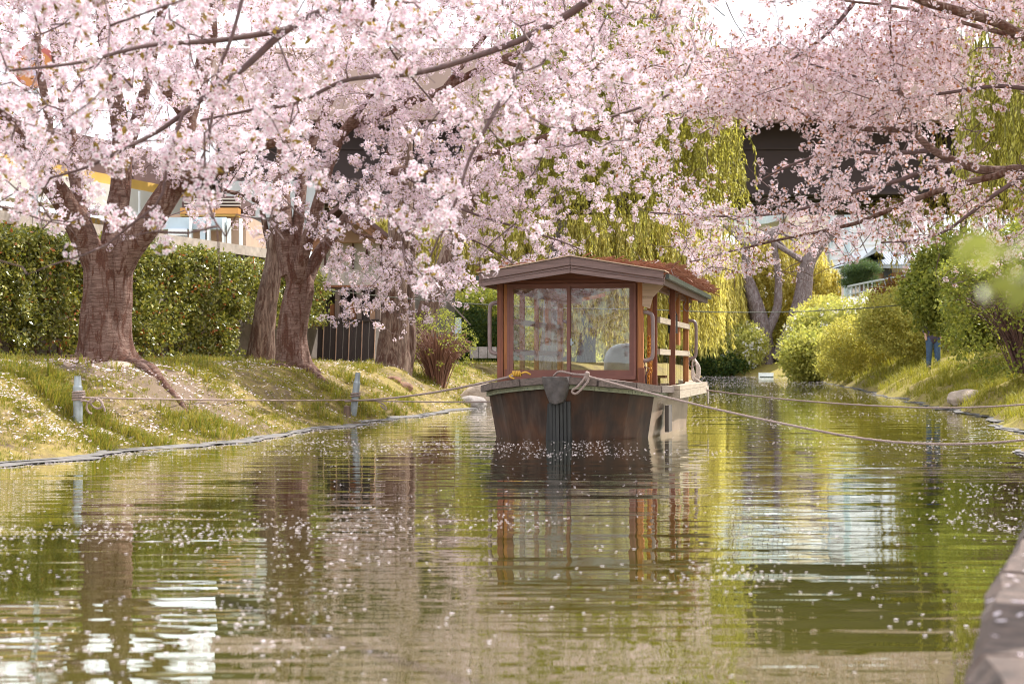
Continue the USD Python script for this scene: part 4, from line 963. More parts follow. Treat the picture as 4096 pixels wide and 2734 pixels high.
top = [(0.0, -0.03, 0.71), (0.42, 0.14, 0.675), (0.82, 0.52, 0.63), (1.06, 1.0, 0.585), (1.11, 2.2, 0.565), (1.12, 3.8, 0.56), (1.10, 5.4, 0.565), (1.0, 6.6, 0.58), (0.80, 7.5, 0.60)]
bot = [(0.0, 0.10), (0.34, 0.28), (0.66, 0.64), (0.92, 1.08), (1.05, 2.2), (1.06, 3.8), (1.03, 5.4), (0.92, 6.5), (0.70, 7.25)]
CEN = 0.03
def outline(sg):
    return [(CEN + sg * x, y, z) for x, y, z in top]
def strip(mbx, A, B, flip):
    n = len(A); v = np.vstack([A, B]); f = []
    for i in range(n - 1):
        f += [(i, n + i, i + 1), (i + 1, n + i, n + i + 1)]
    f = np.array(f)
    mbx.add(v, f[:, ::-1] if flip else f)
bow, side = MB(), MB()
for sg in (-1, 1):
    Tp = np.array(outline(sg)); Bt = np.array([(CEN + sg * x, y, -0.3) for x, y in bot])
    m4 = 3 + 1
    rows = [Tp + (Bt - Tp) * u for u in np.linspace(0, 1, 5)]
    for a_, b_ in zip(rows[:-1], rows[1:]):
        strip(bow, a_[:m4], b_[:m4], sg < 0); strip(side, a_[m4 - 1:], b_[m4 - 1:], sg < 0)
a_ = np.array(outline(1))[-1]; b_ = np.array(outline(-1))[-1]
side.add([a_, b_, (CEN - 0.7, 7.25, -0.3), (CEN + 0.7, 7.25, -0.3)], [(0, 1, 2), (0, 2, 3)])
bow.build('bow', HULL, boat); side.build('hull_side', HULLSIDE, boat)
# deck
A, B = np.array(outline(1)) - [0, 0, 0.03], np.array(outline(-1)) - [0, 0, 0.03]
mb = MB(); strip(mb, A, B, False); mb.build('deck', GREYRAIL, boat)
# gunwale boards, green strip below, with rivets
for sg in (-1, 1):
    o = np.array(outline(sg))
    out = lambda p, e: np.column_stack([CEN + (p[:, 0] - CEN) * (1 + e) + 0, p[:, 1] - np.where(p[:, 1] < 1.2, e * 1.0, 0), p[:, 2]])
    for i in range(len(o) - 1):
        a, b = o[i], o[i + 1]
        ex = np.array([sg * 0.0, 0, 0])
        mb = MB(); mb.bar(a + [sg * 0.015, -0.02, 0.02], b + [sg * 0.015, -0.02 if i < 3 else 0, 0.02], 0.16, 0.085)
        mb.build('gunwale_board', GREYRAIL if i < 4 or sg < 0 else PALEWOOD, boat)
        mb = MB(); mb.bar(a + [sg * 0.0, -0.005, -0.052], b + [sg * 0.0, -0.005, -0.052], 0.05, 0.05)
        mb.build('rub_strip', PALEGREEN, boat)
        mb = MB()
        for u in np.linspace(0.1, 0.9, max(2, int(np.linalg.norm(b - a) / 0.12))):
            c = a + (b - a) * u; nrm = np.array([(b - a)[1], -(b - a)[0], 0]) * sg; nrm /= np.linalg.norm(nrm)
            mb.tm(trimesh.creation.icosphere(1, 0.008).apply_translation(c + nrm * 0.026 + [0, 0, -0.052]))
        mb.build('rivets', DARKGREEN, boat, kind='stuff')
# stem block and the rubber below it
m = manifold3d.Manifold.hull_points(np.array([(-0.18, 0.0, 0.765), (0.18, 0.0, 0.765), (-0.14, -0.15, 0.76), (0.14, -0.15, 0.76), (-0.155, -0.12, 0.69), (0.155, -0.12, 0.69), (-0.10, 0.02, 0.45), (0.10, 0.02, 0.45), (-0.08, -0.09, 0.47), (0.08, -0.09, 0.47), (0, -0.13, 0.44)])).refine_to_length(0.03)
v, f, _ = meshkit.arrays(m); v = v + (np.stack([meshkit.fbm(v * 9, 3, 40 + k) for k in range(3)], 1) - 0.5) * 0.035
mb = MB(); mb.add(v + [CEN - 0.01, 0, 0], f); mb.build('stem_block', STEMWOOD, boat, smooth=40)
for k in range(6):
    mb = MB(); x = -0.085 + k * 0.044
    mb.bar((CEN + x, -0.03 + abs(x) * 0.35, 0.47), (CEN + x * 0.95, 0.03 + abs(x) * 0.4, -0.2), 0.036, 0.07, up=(0, -1, 0)); mb.build('fender_strip', BLACKRUB, boat)
mb = MB(); mb.prism([(-0.17, -0.2), (0.17, -0.2), (0.13, 0.44), (-0.13, 0.44)], 1, 0.03, 0.12)
v = mb.v[0]; v[:, 1] += (0.44 - v[:, 2]) * 0.08; v[:, 0] += CEN; mb.build('fender_backing', BLACKRUB, boat)
# a dark board hung on the lit side, a pale landing step beyond it
mb = MB(); mb.box((1.185, 1.75, 0.22), (0.05, 0.42, 0.34)); mb.build('fender_board', wood('dark_fender_wood', (0.09, 0.07, 0.06), along='z'), boat)
for k in range(3):
    mb = MB(); mb.box((1.21 + 0.0 * k, 2.0 + 1.62 * k + 0.81, 0.52), (0.2, 1.6, 0.10)); mb.build('side_step', PALEWOOD, boat)
mb = MB(); mb.box((1.25, 4.4, 0.605), (0.10, 4.6, 0.06)); mb.build('side_rail', PALEWOOD, boat)

# cabin posts and front
FB = 1.42                                        # where the cabin front stands
XL, XR = -0.99, 0.90
PXc = (XL + XR) / 2 + 0.10
def post(x, y, z0, z1, w=0.07, d=0.07, mat=REDWOOD, name='post'):
    m = MB(); m.box((x, y, (z0 + z1) / 2), (w, d, z1 - z0)); return m.build(name, mat, boat)
post(XL + 0.035, FB + 0.0, 0.52, 2.02, 0.075, 0.09)
post(XL + 0.115, FB + 0.01, 0.52, 2.02, 0.07, 0.07, WARMWOOD)
post(XR - 0.035, FB, 0.52, 2.02, 0.07, 0.09, WARMWOOD)
post(XR - 0.095, FB + 0.01, 0.52, 2.02, 0.045, 0.07)
mb = MB(); mb.box((XR - 0.02, FB - 0.052, 0.72), (0.085, 0.02, 0.30)); mb.build('post_patch', REDWOOD, boat)
mb = MB(); mb.box((XL + 0.13, FB - 0.045, 0.70), (0.07, 0.02, 0.30)); mb.build('post_patch', REDWOOD, boat)
g0, g1 = XL + 0.16, XR - 0.12
mb = MB(); mb.box(((XL + XR) / 2, FB, 1.975), (XR - XL - 0.02, 0.1, 0.035)); mb.build('head_beam', REDWOOD_A, boat)
mb = MB(); mb.box(((XL + XR) / 2, FB + 0.01, 1.951), (XR - XL - 0.15, 0.09, 0.012)); mb.build('head_trim', REDWOOD_A, boat)
mb = MB(); mb.prism([(XL - 0.05, 1.994), (XR + 0.05, 1.994), (XR + 0.05, 2.06), (PXc, 2.22), (XL - 0.05, 2.03)], 1, FB - 0.02, FB + 0.03); mb.build('gable_board', REDWOOD_A, boat)
mb = MB(); mb.box(((XL + XR) / 2, FB, 0.635), (XR - XL - 0.1, 0.1, 0.17)); mb.build('base_beam', REDWOOD_A, boat)
# window: outer frame and two sliding sashes
win = MB()
for c, sz in (((g0 - 0.014, FB - 0.02, 1.335), (0.028, 0.09, 1.22)), ((g1 + 0.014, FB - 0.02, 1.335), (0.028, 0.09, 1.22)), (((g0 + g1) / 2, FB - 0.02, 1.928), (g1 - g0 + 0.056, 0.092, 0.033)), (((g0 + g1) / 2, FB - 0.03, 0.747), (g1 - g0 + 0.056, 0.115, 0.044))):
    win.box(c, sz)
wf = win.build('window', SASH, boat)
gm = (g0 + g1) / 2 - 0.03
for k, (a, b, yo) in enumerate(((g0, gm + 0.02, -0.045), (gm - 0.02, g1, -0.012))):
    m = MB(); y = FB + yo
    z0, z1 = 0.768, 1.914
    m.box((a + 0.024, y, (z0 + z1) / 2), (0.048 if k == 0 else 0.04, 0.03, z1 - z0)); m.box((b - 0.024, y, (z0 + z1) / 2), (0.04 if k == 0 else 0.07, 0.03, z1 - z0))
    m.box(((a + b) / 2, y, z1 - 0.0145), (b - a - 0.09, 0.028, 0.029)); m.box(((a + b) / 2, y, z0 + 0.037), (b - a - 0.09, 0.028, 0.074))
    sp = m.build('sash', SASH, boat)
    m = MB(); m.box(((a + b) / 2, y + 0.002, (z0 + 0.07 + z1 - 0.025) / 2), (b - a - 0.085, 0.006, z1 - z0 - 0.09)); m.build('pane', GLASS, sp)
m = MB(); m.box((gm + 0.035, FB - 0.06, 1.2), (0.02, 0.025, 0.09)); m.box((gm + 0.05, FB - 0.07, 1.19), (0.03, 0.012, 0.03)); m.build('window_latch', STEEL, boat)
# fascia boards under the roof edge
RW, RF, RB = 1.165, 0.78, 7.75                    # half width, front and back of the roof
zp, ze = 2.26, 2.06
def roofz(u):
    return zp + (ze - zp) * u
for sg in (-1, 1):
    for k, (t0, t1, dy) in enumerate(((0.0, 0.108, 0.0), (0.1165, 0.146, 0.016), (0.1545, 0.207, 0.0))):
        mb = MB()
        poly = [(PXc + sg * 0.003, zp - t0), (PXc + sg * RW, ze - t0 * 0.82 + 0.0), (PXc + sg * (RW - 0.01), ze - t1 * 0.82), (PXc + sg * 0.003, zp - t1)]
        mb.prism(poly, 1, RF + dy, RF + 0.04 + dy); mb.build('fascia_board', GREYWOOD, boat)
    mb = MB(); mb.prism([(PXc + sg * 0.0, zp + 0.014), (PXc + sg * (RW + 0.02), ze + 0.014), (PXc + sg * (RW + 0.02), ze + 0.002), (PXc, zp + 0.002)], 1, RF - 0.02, RF + 0.5); mb.build('roof_edge', PALEBOARD, boat)
    mb = MB(); mb.prism([(PXc, zp - 0.02), (PXc + sg * (RW - 0.03), ze - 0.02), (PXc + sg * (RW - 0.03), ze - 0.06), (PXc, zp - 0.06)], 1, RF + 0.055, RB); mb.build('roof_board', REDWOOD_B, boat)
    # side eave: fascia, gutter, rafters
    for k in range(4):
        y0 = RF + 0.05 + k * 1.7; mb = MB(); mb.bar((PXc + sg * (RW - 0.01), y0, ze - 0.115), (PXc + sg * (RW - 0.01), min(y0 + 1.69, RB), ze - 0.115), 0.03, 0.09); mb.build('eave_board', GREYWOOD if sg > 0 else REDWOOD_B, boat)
    mb = MB(); mb.bar((PXc + sg * (RW + 0.035), RF + 0.12, ze - 0.055), (PXc + sg * (RW + 0.035), RB + 0.05, ze - 0.055), 0.05, 0.06); mb.build('gutter', DARKGREEN, boat)
    for k in range(9):
        y = RF + 0.35 + k * 0.85; mb = MB(); mb.bar((PXc + sg * 0.55, y, roofz(0.46) - 0.10), (PXc + sg * (RW - 0.03), y, ze - 0.11), 0.05, 0.06); mb.build('rafter', WARMWOOD, boat)
    mb = MB(); mb.bar((PXc + sg * 0.9, FB, 1.95), (PXc + sg * 0.9, RB - 0.3, 1.95), 0.07, 0.10); mb.build('side_beam', REDWOOD_B, boat)
mb = MB(); mb.bar((PXc + RW, RB + 0.05, ze - 0.09), (PXc + RW - 0.16, RB + 0.05, ze - 0.09), 0.03, 0.1); mb.build('gutter_end', PIPE, boat)
# pale bracket of two boards at the corner of the front
mb = MB(); mb.prism([(XR - 0.005, 1.945), (PXc + RW - 0.04, 1.925), (PXc + RW - 0.19, 1.765), (XR - 0.005, 1.765)], 1, FB - 0.09, FB - 0.06); mb.build('bracket_board', PALEBOARD, boat)
mb = MB(); mb.prism([(XR - 0.005, 1.76), (PXc + RW - 0.195, 1.76), (XR + 0.09, 1.62), (XR - 0.005, 1.655)], 1, FB - 0.09, FB - 0.06); mb.build('bracket_board', PALEBOARD, boat)
# reed thatch: layers of short reeds down both slopes, ragged at the eave
rng = np.random.default_rng(100)
mb = MB()
for i in range(2600):
    sg = 1 if rng.random() < 0.75 else -1
    y = rng.uniform(RF + 0.5, RB + 0.12); u = rng.random() ** 0.6 * 1.02
    x0 = PXc + sg * (0.05 + u * (RW + 0.02)); x1 = x0 + sg * rng.uniform(0.05, 0.14)
    zz0 = roofz(u) + 0.02 + rng.random() * 0.07 * (0.4 + u); z1 = zz0 + rng.uniform(-0.05, 0.05) * (1 if u < 0.9 else 1.2)
    dy = rng.normal() * 0.035
    p0, p1 = np.array([x0, y, zz0]), np.array([x1, y + dy, z1]); w_ = rng.uniform(0.006, 0.014)
    mb.bar(p0, p1, w_, w_)
mb.build('thatch', THATCH, boat, kind='stuff')
# open side framing on both sides
SX = {1: 0.97, -1: -1.0}
for sg in (1, -1):
    x = SX[sg]
    post(x - sg * 0.06, 2.05, 0.54, 1.95, 0.06, 0.09, WARMWOOD); post(x, 2.12, 0.54, 1.95, 0.055, 0.07)
    post(x + sg * 0.085, 3.62, 0.54, 1.98, 0.07, 0.055, REDWOOD)
    post(x, 4.3, 0.54, 1.95, 0.06, 0.07, WARMWOOD); post(x, 5.3, 1.2, 1.95, 0.05, 0.25, WARMWOOD, 'hanging_board')
    post(x + sg * 0.01, 6.5, 0.54, 1.98, 0.08, 0.12, WARMWOOD)
    for z, mt in ((1.50, PALEWOOD), (1.08, PALEWOOD)):
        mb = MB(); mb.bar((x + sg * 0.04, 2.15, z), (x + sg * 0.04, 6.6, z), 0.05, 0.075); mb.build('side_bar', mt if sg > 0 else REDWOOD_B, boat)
    for k, (ya, yb) in enumerate(((2.2, 3.55), (3.6, 4.9), (4.95, 6.45))):
        for z0, z1 in ((0.60, 1.04), (1.12, 1.46)):
            m = MB(); yy_ = np.linspace(ya, yb, 14); wv = 0.012 * np.sin(yy_ * 9 + k) + 0.006 * np.sin(yy_ * 21)
            A_ = np.column_stack([x + wv, yy_, np.full(14, z0)]); B_ = np.column_stack([x + wv, yy_, np.full(14, z1)]); strip(m, A_, B_, False); m.build('vinyl_panel', VINYL, boat, smooth=True)
# pipe grab handles
for x, y, z0, z1, sg in ((XR + 0.0, FB + 0.0, 0.96, 1.58, 1), (XL - 0.0, FB + 0.05, 1.05, 1.72, -1), (0.99 + 0.03, 6.5, 1.0, 1.6, 1), (-1.0, 6.5, 1.0, 1.6, 1)):
    pts = spline(np.array([(x, y, z0), (x + sg * 0.075, y, z0 + 0.015), (x + sg * 0.115, y, z0 + 0.07), (x + sg * 0.12, y, (z0 + z1) / 2), (x + sg * 0.115, y, z1 - 0.07), (x + sg * 0.075, y, z1 - 0.015), (x, y, z1)]), 26)
    mb = MB(); mb.tube(pts, 0.026, 10); mb.build('pipe_handle', PIPE, boat, smooth=50)
# orange plastic chain
mb = MB()
for st, n_ in ((0.0, 12), (0.035, 9)):
    for k in range(n_):
        m = trimesh.creation.torus(0.022, 0.0075, 12, 6); m.apply_scale((0.75, 1.5, 1)); m.apply_transform(trimesh.transformations.rotation_matrix(math.pi / 2, (1, 0, 0)))
        m.apply_transform(trimesh.transformations.rotation_matrix((k % 2) * 1.2 - 0.3, (0, 0, 1))); m.apply_translation((0.90 + st, 1.98 - st, 1.25 - k * 0.052)); mb.tm(m)
mb.build('chain', CHAIN, boat, smooth=True)
# outboard motor at the stern, black lantern, hooks
m = trimesh.creation.icosphere(3, 1.0); v = np.array(m.vertices); v = np.sign(v) * np.abs(v) ** 0.75 * [0.3, 0.42, 0.33]; v[:, 2] += 0.12 * v[:, 0]
mb = MB(); mb.add(v + [-0.12, 7.35, 0.92], m.faces); cw = mb.build('outboard_motor', COWL, boat, smooth=True)
mb = MB(); mb.box((-0.12, 7.4, 0.4), (0.16, 0.2, 0.8)); mb.build('motor_leg', COWL, cw)
mb = MB(); mb.tube([(0.99, 4.3, 1.36), (0.99, 4.3, 1.62)], 0.07, 12); mb.tube(spline(np.array([(0.93, 4.3, 1.62), (0.99, 4.3, 1.72), (1.05, 4.3, 1.62)]), 9), 0.008, 5); mb.build('lantern', BLACK, boat, smooth=40)
for x, y, z in ((1.02, 6.45, 0.98), (0.98, 3.66, 1.86), (1.05, 5.2, 1.82)):
    mb = MB(); mb.tube(spline(np.array([(x, y, z + 0.1), (x + 0.05, y, z + 0.05), (x + 0.01, y, z - 0.06), (x + 0.07, y, z - 0.12), (x + 0.12, y, z - 0.03)]), 18), 0.007, 5); mb.build('hook', PIPE, boat, smooth=True)
mb = MB(); mb.tube(spline(np.array([(0.88, 1.6, 1.0), (0.91, 1.62, 0.8), (0.90, 1.6, 0.6)]), 8), 0.008, 5); mb.tube(spline(np.array([(0.89, 1.6, 0.88), (0.95, 1.6, 0.86), (0.91, 1.6, 0.78), (0.86, 1.6, 0.8), (0.9, 1.6, 0.9)]), 14), 0.007, 5); mb.build('cord', BROWNSTEM, boat)
mb = MB(); mb.tube([(0.80, 2.4, 0.58), (0.95, 2.2, 0.95)], 0.05, 8); mb.build('oar_handle', BLACK, boat, smooth=True)
# bench inside
for y in (3.2, 4.8, 6.2):
    mb = MB(); mb.box((-0.05, y, 0.72), (1.5, 0.3, 0.04)); mb.box((-0.05, y + 0.1, 0.62), (1.3, 0.03, 0.16)); mb.build('bench', REDWOOD_A, boat)

# ---------------------------------------------------------------- ropes and posts
def rope_mesh(m, pts, r, pitch=0.07, detail=True):
    pts = np.asarray(pts, float)
    if not detail:
        m.tube(pts, r, 6); return
    d = np.concatenate([[0], np.cumsum(np.linalg.norm(np.diff(pts, axis=0), axis=1))])
    n = max(8, int(d[-1] / pitch * 7)); u = np.linspace(0, d[-1], n)
    c = np.column_stack([np.interp(u, d, pts[:, k]) for k in range(3)])
    t = np.gradient(c, axis=0); t /= np.linalg.norm(t, axis=1, keepdims=True)
    x = np.cross(t, (0.13, 0.21, 0.97)); x /= np.maximum(np.linalg.norm(x, axis=1, keepdims=True), 1e-6); y = np.cross(t, x)
    for k in range(3):
        a = u / pitch * 2 * np.pi + k * 2.094
        m.tube(c + (np.cos(a)[:, None] * x + np.sin(a)[:, None] * y) * r * 0.52, r * 0.58, 5)

def sag(a, b, s_, n=40):
    a, b = np.asarray(a, float), np.asarray(b, float); u = np.linspace(0, 1, n)[:, None]
    return a + (b - a) * u - np.array([0, 0, s_]) * 4 * u * (1 - u)

def steel_post(name, label, foot, head, r=0.04, mat=STEEL, cat='post', group=None):
    foot, head = np.asarray(foot, float), np.asarray(head, float)
    t = thing(name, label, cat, foot, group=group)
    ax = (head - foot)
    m = MB(); m.tube([-0.3 * ax, ax * 0.72], r, 14); m.build('pipe', mat, t, smooth=40)
    m = MB(); m.tube([ax * 0.72, ax * 0.76, ax * 0.97, ax], [r, r * 0.82, r * 0.72, r * 0.74], 14); m.build('cap', mat, t, smooth=40)
    return t

f1 = P(78, 414, 18.2); steel_post('mooring_post', 'grey steel mooring post with a knotted rope on the slope below the big cherry', f1, P(77.5, 375.5, 18.2), 0.05)
f2 = P(354, 408, 27); steel_post('mooring_post', 'leaning grey steel post on the bank in line with the timber rack', f2, P(358, 372, 27), 0.055)
fs = P(347, 419, 26.2)
t = thing('stake', 'short brown wooden stake at the foot of the leaning steel post', 'stake', fs)
m = MB(); m.tube([(0, 0, -0.25), (0.005, 0, 0.20), (0.005, 0, 0.21)], [0.06, 0.056, 0.04], 7); m.build('stake_shaft', plain('old_stake_wood', (0.16, 0.10, 0.07), 0.85, 0.5, 12, (1, 1, 0.3)), t)
m = MB(); m.tube([(0, 0, 0.20), (0.003, 0, 0.214)], [0.04, 0.032], 7); m.build('stake_top', plain('stake_end_wood', (0.24, 0.17, 0.12), 0.85, 0.4, 20), t)

def rope(name, label, build, mat=ROPE, cat='rope'):
    m = MB(); build(m); v, f, _ = m.arrays()
    return m.build(name, mat, None, label=label, smooth=True, cat=cat)

k1 = P(77.5, 396, 18.15)
def r_a(m):
    for i in range(4):
        a = np.linspace(0, 2 * np.pi, 20); z = k1[2] + 0.03 - i * 0.026
        rope_mesh(m, np.column_stack([k1[0] + 0.062 * np.cos(a), 18.2 + 0.062 * np.sin(a), np.full(20, z) + a * 0.004]), 0.0115)
    kn = P(95, 400, 18.1)
    rope_mesh(m, spline(np.array([k1 + [0.05, -0.06, -0.05], P(84, 400, 18.1), P(92, 401.5, 18.1), P(96, 398, 18.1), P(100, 399, 18.1), P(103, 404, 18.1), P(99, 408, 18.1), P(93, 406, 18.1), P(90, 401, 18.05), P(94, 397.5, 18.05), P(100, 400, 18.05), P(104, 407, 18.05), P(105, 411, 18.05)]), 60), 0.0115)
    rope_mesh(m, spline(np.array([P(88, 402, 18.1), P(86.5, 407, 18.1), P(89, 412, 18.1), P(92, 413, 18.1)]), 20), 0.0115)
    rope_mesh(m, sag(P(82, 397, 18.1), P(353, 399.5, 26.95), 0.015), 0.0105)
    rope_mesh(m, sag(P(353, 399.5, 26.95), bw((-1.0, 2.0, 0.42)), 0.015), 0.0105)
rope('rope', 'thin twisted rope strung along the bank between the two steel posts', r_a)
def r_b(m):
    a = np.linspace(0, 4 * np.pi, 36); e = P(355.5, 397, 27)
    rope_mesh(m, np.column_stack([e[0] + 0.07 * np.cos(a), 27 + 0.07 * np.sin(a), e[2] + a * 0.006]), 0.014)
    rope_mesh(m, sag(bw((-0.45, 0.2, 0.80)), P(357, 400, 26.95), 0.06), 0.0145)
    rope_mesh(m, sag(P(357, 400, 26.95), P(345, 401, 26.9), 0.0, 6), 0.0145)
    rope_mesh(m, spline(np.array([P(372, 398.5, 26.9), P(384, 404, 26.9), P(386, 409, 26.9), P(380, 405, 26.9)]), 14), 0.0115)
rope('mooring_rope', 'twisted mooring rope tied from the boat stem to the leaning steel post', r_b)
def r_c(m):
    s0 = bw((0.10, -0.02, 0.79))
    rope_mesh(m, spline(np.array([bw((-0.05, 0.2, 0.78)), bw((0.05, 0.05, 0.83)), bw((0.2, 0.05, 0.80)), bw((0.36, 0.02, 0.79)), bw((0.40, -0.05, 0.80)), bw((0.30, -0.12, 0.66)), bw((0.22, -0.12, 0.60)), bw((0.28, -0.13, 0.57)), bw((0.40, -0.1, 0.70)), bw((0.42, -0.06, 0.78))]), 60), 0.014)
    rope_mesh(m, np.array([bw((0.38, -0.05, 0.72)), bw((0.40, -0.07, 0.82))]), 0.03)
    rope_mesh(m, sag(bw((0.38, -0.03, 0.78)), P(820, 430.5, 17.2), 0.03), 0.0125)
    rope_mesh(m, sag(P(820, 430.5, 17.2), P(1034, 438.0, 16.6), 0.09), 0.0125)
    rope_mesh(m, spline(np.array([bw((0.3, 0.3, 0.76)), bw((0.6, 0.5, 0.72)), bw((0.9, 0.9, 0.67))]), 24), 0.0125)
rope('mooring_rope', 'long sagging mooring rope from the bow loop across the open water to the quay', r_c)
rope('mooring_rope', 'mooring rope from the boat stern to the shadowed grassy bank', lambda m: (rope_mesh(m, sag(bw((1.25, 6.4, 0.52)), P(905, 406.5, 24), 0.04), 0.012, 0.08), rope_mesh(m, sag(P(905, 406.5, 24), P(1040, 402.5, 21.5), 0.03), 0.012, 0.08)))
rope('overhead_line', 'thin grey twisted line stretched across the canal behind the cabin', lambda m: rope_mesh(m, np.vstack([sag(P(330, 290, 33), P(640, 308.5, 36), 0.10, 30), sag(P(640, 308.5, 36), P(990, 293.0, 40), 0.22, 40)[1:]]), 0.011, 0.12), plain('grey_line', (0.10, 0.10, 0.075), 0.7, 0.3, 40), 'rope')
def r_e(m):
    for k in range(5):
        o = 0.012 * k
        rope_mesh(m, spline(np.array([bw((1.10, 6.5 + o, 1.02)), bw((1.15 + o, 6.5, 0.85)), bw((1.12 + o, 6.5, 0.66)), bw((1.07 + o, 6.5 + o, 0.72)), bw((1.08, 6.5, 0.9)), bw((1.10, 6.5, 1.02))]), 24), 0.014)
    rope_mesh(m, spline(np.array([bw((1.12, 6.4, 0.7)), bw((1.24, 6.4, 0.62)), bw((1.33, 6.4, 0.5)), bw((1.33, 6.4, 0.3))]), 16), 0.014)
rope('rope_coil', 'pale coiled rope hung on the rear cabin post of the boat', r_e, PALEROPE)
def r_f(m):
    e = bw((-0.46, 0.2, 0.80))
    for k in range(5):
        a = np.linspace(0, 6.28, 12); c = e + np.array([0.02 * k - 0.1, 0, 0.0])
        m.tube(np.column_stack([np.full(12, c[0]) + 0.004 * a, c[1] + 0.03 * np.cos(a), c[2] + 0.03 * np.sin(a)]), 0.009, 5)
    m.tube(spline(np.array([e, e + [0.06, -0.03, 0.02], e + [0.12, -0.02, -0.01]]), 8), 0.012, 5)
    m.tube(spline(np.array([e + [-0.1, 0, 0], e + [-0.14, -0.04, -0.03], e + [-0.08, -0.05, -0.06]]), 8), 0.01, 5)
rope('rope_lashing', 'short yellow cord lashed round the mooring rope at the bow', r_f, plain('yellow_cord', (0.6, 0.33, 0.04), 0.7, 0.2, 20), 'cord')

# ---------------------------------------------------------------- rocks, float, chips on the bank
def rock(name, label, c, size, seed, mat, cat='rock'):
    m = trimesh.creation.icosphere(3, 1.0); v = np.array(m.vertices)
    v = v * (1 + 0.55 * (meshkit.fbm(v * 1.6 + seed, 4, seed)[:, None] - 0.5)) * np.asarray(size)
    b = MB(); b.add(v + np.asarray(c), m.faces)
    return b.build(name, mat, None, label=label, smooth=35, cat=cat)
ROCK = plain('grey_rock', (0.30, 0.26, 0.24), 0.9, 0.5, 3.0, bump=0.8, bscale=14, bdist=0.03)
TANROCK = plain('tan_rock', (0.42, 0.33, 0.26), 0.9, 0.4, 3.0, bump=0.7, bscale=14, bdist=0.03)
rock('rock', 'large tan rock between the cane shrub and the boat', (*P(483, 378, 37)[:2], ground_at('l', P(483, 378, 37)[:2])[1] + 0.18), (0.55, 0.5, 0.36), 3, TANROCK)
rock('rock', 'grey rock at the water by the boat stem', (*P(470, 386, 35)[:2], ground_at('l', P(470, 386, 35)[:2])[1] + 0.06), (0.36, 0.35, 0.2), 5, ROCK)
rock('rock', 'rounded tan stone bedded among the roots of the big cherry', P(117, 371, 21.4), (0.26, 0.24, 0.13), 7, TANROCK)
rock('rock', 'flat pinkish rock under the large leafy shrub', (*P(968, 383, 34)[:2], ground_at('r', P(968, 383, 34)[:2])[1] - 0.06), (0.42, 0.35, 0.2), 9, TANROCK)
rock('rock', 'dark rock at the waterline beneath the golden bush', P(842, 378, 80), (0.7, 0.5, 0.35), 11, ROCK)
rock('rock', 'small brown stone on the bank by the wooden stake', (*P(396, 402, 22)[:2], ground_at('l', P(396, 402, 22)[:2])[1] + 0.02), (0.14, 0.11, 0.07), 13, ROCK)
for k, (px, py, lab) in enumerate(((404, 374, 'broken brown bark chunk beside the furrowed trunk'), (393, 378, 'flat bark slab lying in the grass below the furrowed trunk'))):
    rock('bark_chunk', lab, (*P(px, py, 33)[:2], ground_at('l', P(px, py, 33)[:2])[1] + 0.03), (0.17, 0.12, 0.1), 15 + k, plain(f'bark_chunk_brown_{k}', (0.25, 0.13, 0.08), 0.9, 0.5, 8, bump=0.9, bscale=20), 'bark')
WHITE = plain('white_paint', (0.72, 0.74, 0.73), 0.55, 0.12, 3)
fc = P(766, 377, 115)
t = thing('float_box', 'white box float lying on the water at the far shore', 'float', (fc[0], fc[1], 0))
m = MB(); m.box((0, 0, 0.13), (0.94, 0.5, 0.28)); m.build('float_body', WHITE, t)
m = MB(); m.box((0, -0.26, 0.03), (0.92, 0.03, 0.06)); m.build('float_rim', DARKGREEN, t)
m = MB(); m.box((0, 0, 0.285), (0.97, 0.54, 0.03)); m.build('float_lid', WHITE, t)

# ---------------------------------------------------------------- timber rack by the wall
RB0 = P(345, 362, 38.5)
rack = thing('timber_rack', 'dark stained timber rack with pigeonholes above a slatted skirt', 'timber rack', RB0, -0.12)
DKWOOD = wood('black_stained_wood', (0.035, 0.022, 0.018), along='z', vary=0.5)
BRWOOD = wood('russet_wood', (0.22, 0.085, 0.035), along='z', vary=0.5)
TANWOOD = wood('tan_wood_edge', (0.42, 0.25, 0.16), along='z')
for k in range(9):
    x = -0.62 + k * 0.148
    m = MB(); m.prism([(x, 0.0), (x + 0.135, 0.0), (x + 0.145, 0.92), (x + 0.01, 0.92)], 1, -0.04, 0.0)
    v = m.v[0]; v[:, 1] -= (0.92 - v[:, 2]) * 0.12; m.build('skirt_board', DKWOOD, rack)
    if k % 2 == 0:
        m = MB(); m.bar((x + 0.14, -0.17, 0.02), (x + 0.148, -0.06, 0.94), 0.014, 0.03, up=(0, -1, 0)); m.build('batten', TANWOOD, rack)
m = MB(); m.box((0.05, 0.3, 0.95), (1.5, 0.75, 0.05)); m.build('shelf', DKWOOD, rack)
for k, x in enumerate((-0.60, -0.17, 0.33, 0.76)):
    m = MB(); m.box((x, 0.02, 1.32), (0.11, 0.11, 0.74)); m.build('rack_post', wood(f'grey_brown_post_{k}', (0.16, 0.11, 0.09), along='z') if k else BRWOOD, rack)
for k, (x, w_) in enumerate(((-0.39, 0.31), (0.07, 0.38), (0.54, 0.31))):
    m = MB(); m.box((x - w_ * 0.2, 0.06, 1.15), (w_ * 0.56, 0.06, 0.36)); m.build('box_front', DKWOOD, rack)
    m = MB(); m.box((x + w_ * 0.3, 0.045, 1.15), (w_ * 0.36, 0.06, 0.36)); m.build('box_front', BRWOOD if k < 2 else TANWOOD, rack)
m = MB(); m.box((0.08, 0.62, 1.3), (1.5, 0.05, 0.75)); m.build('back_board', DKWOOD, rack)
for k in range(4):
    m = MB(); m.box((0.08, 0.0 + 0.18 * k, 1.72), (1.62, 0.17, 0.05)); m.build('top_board', BRWOOD, rack)

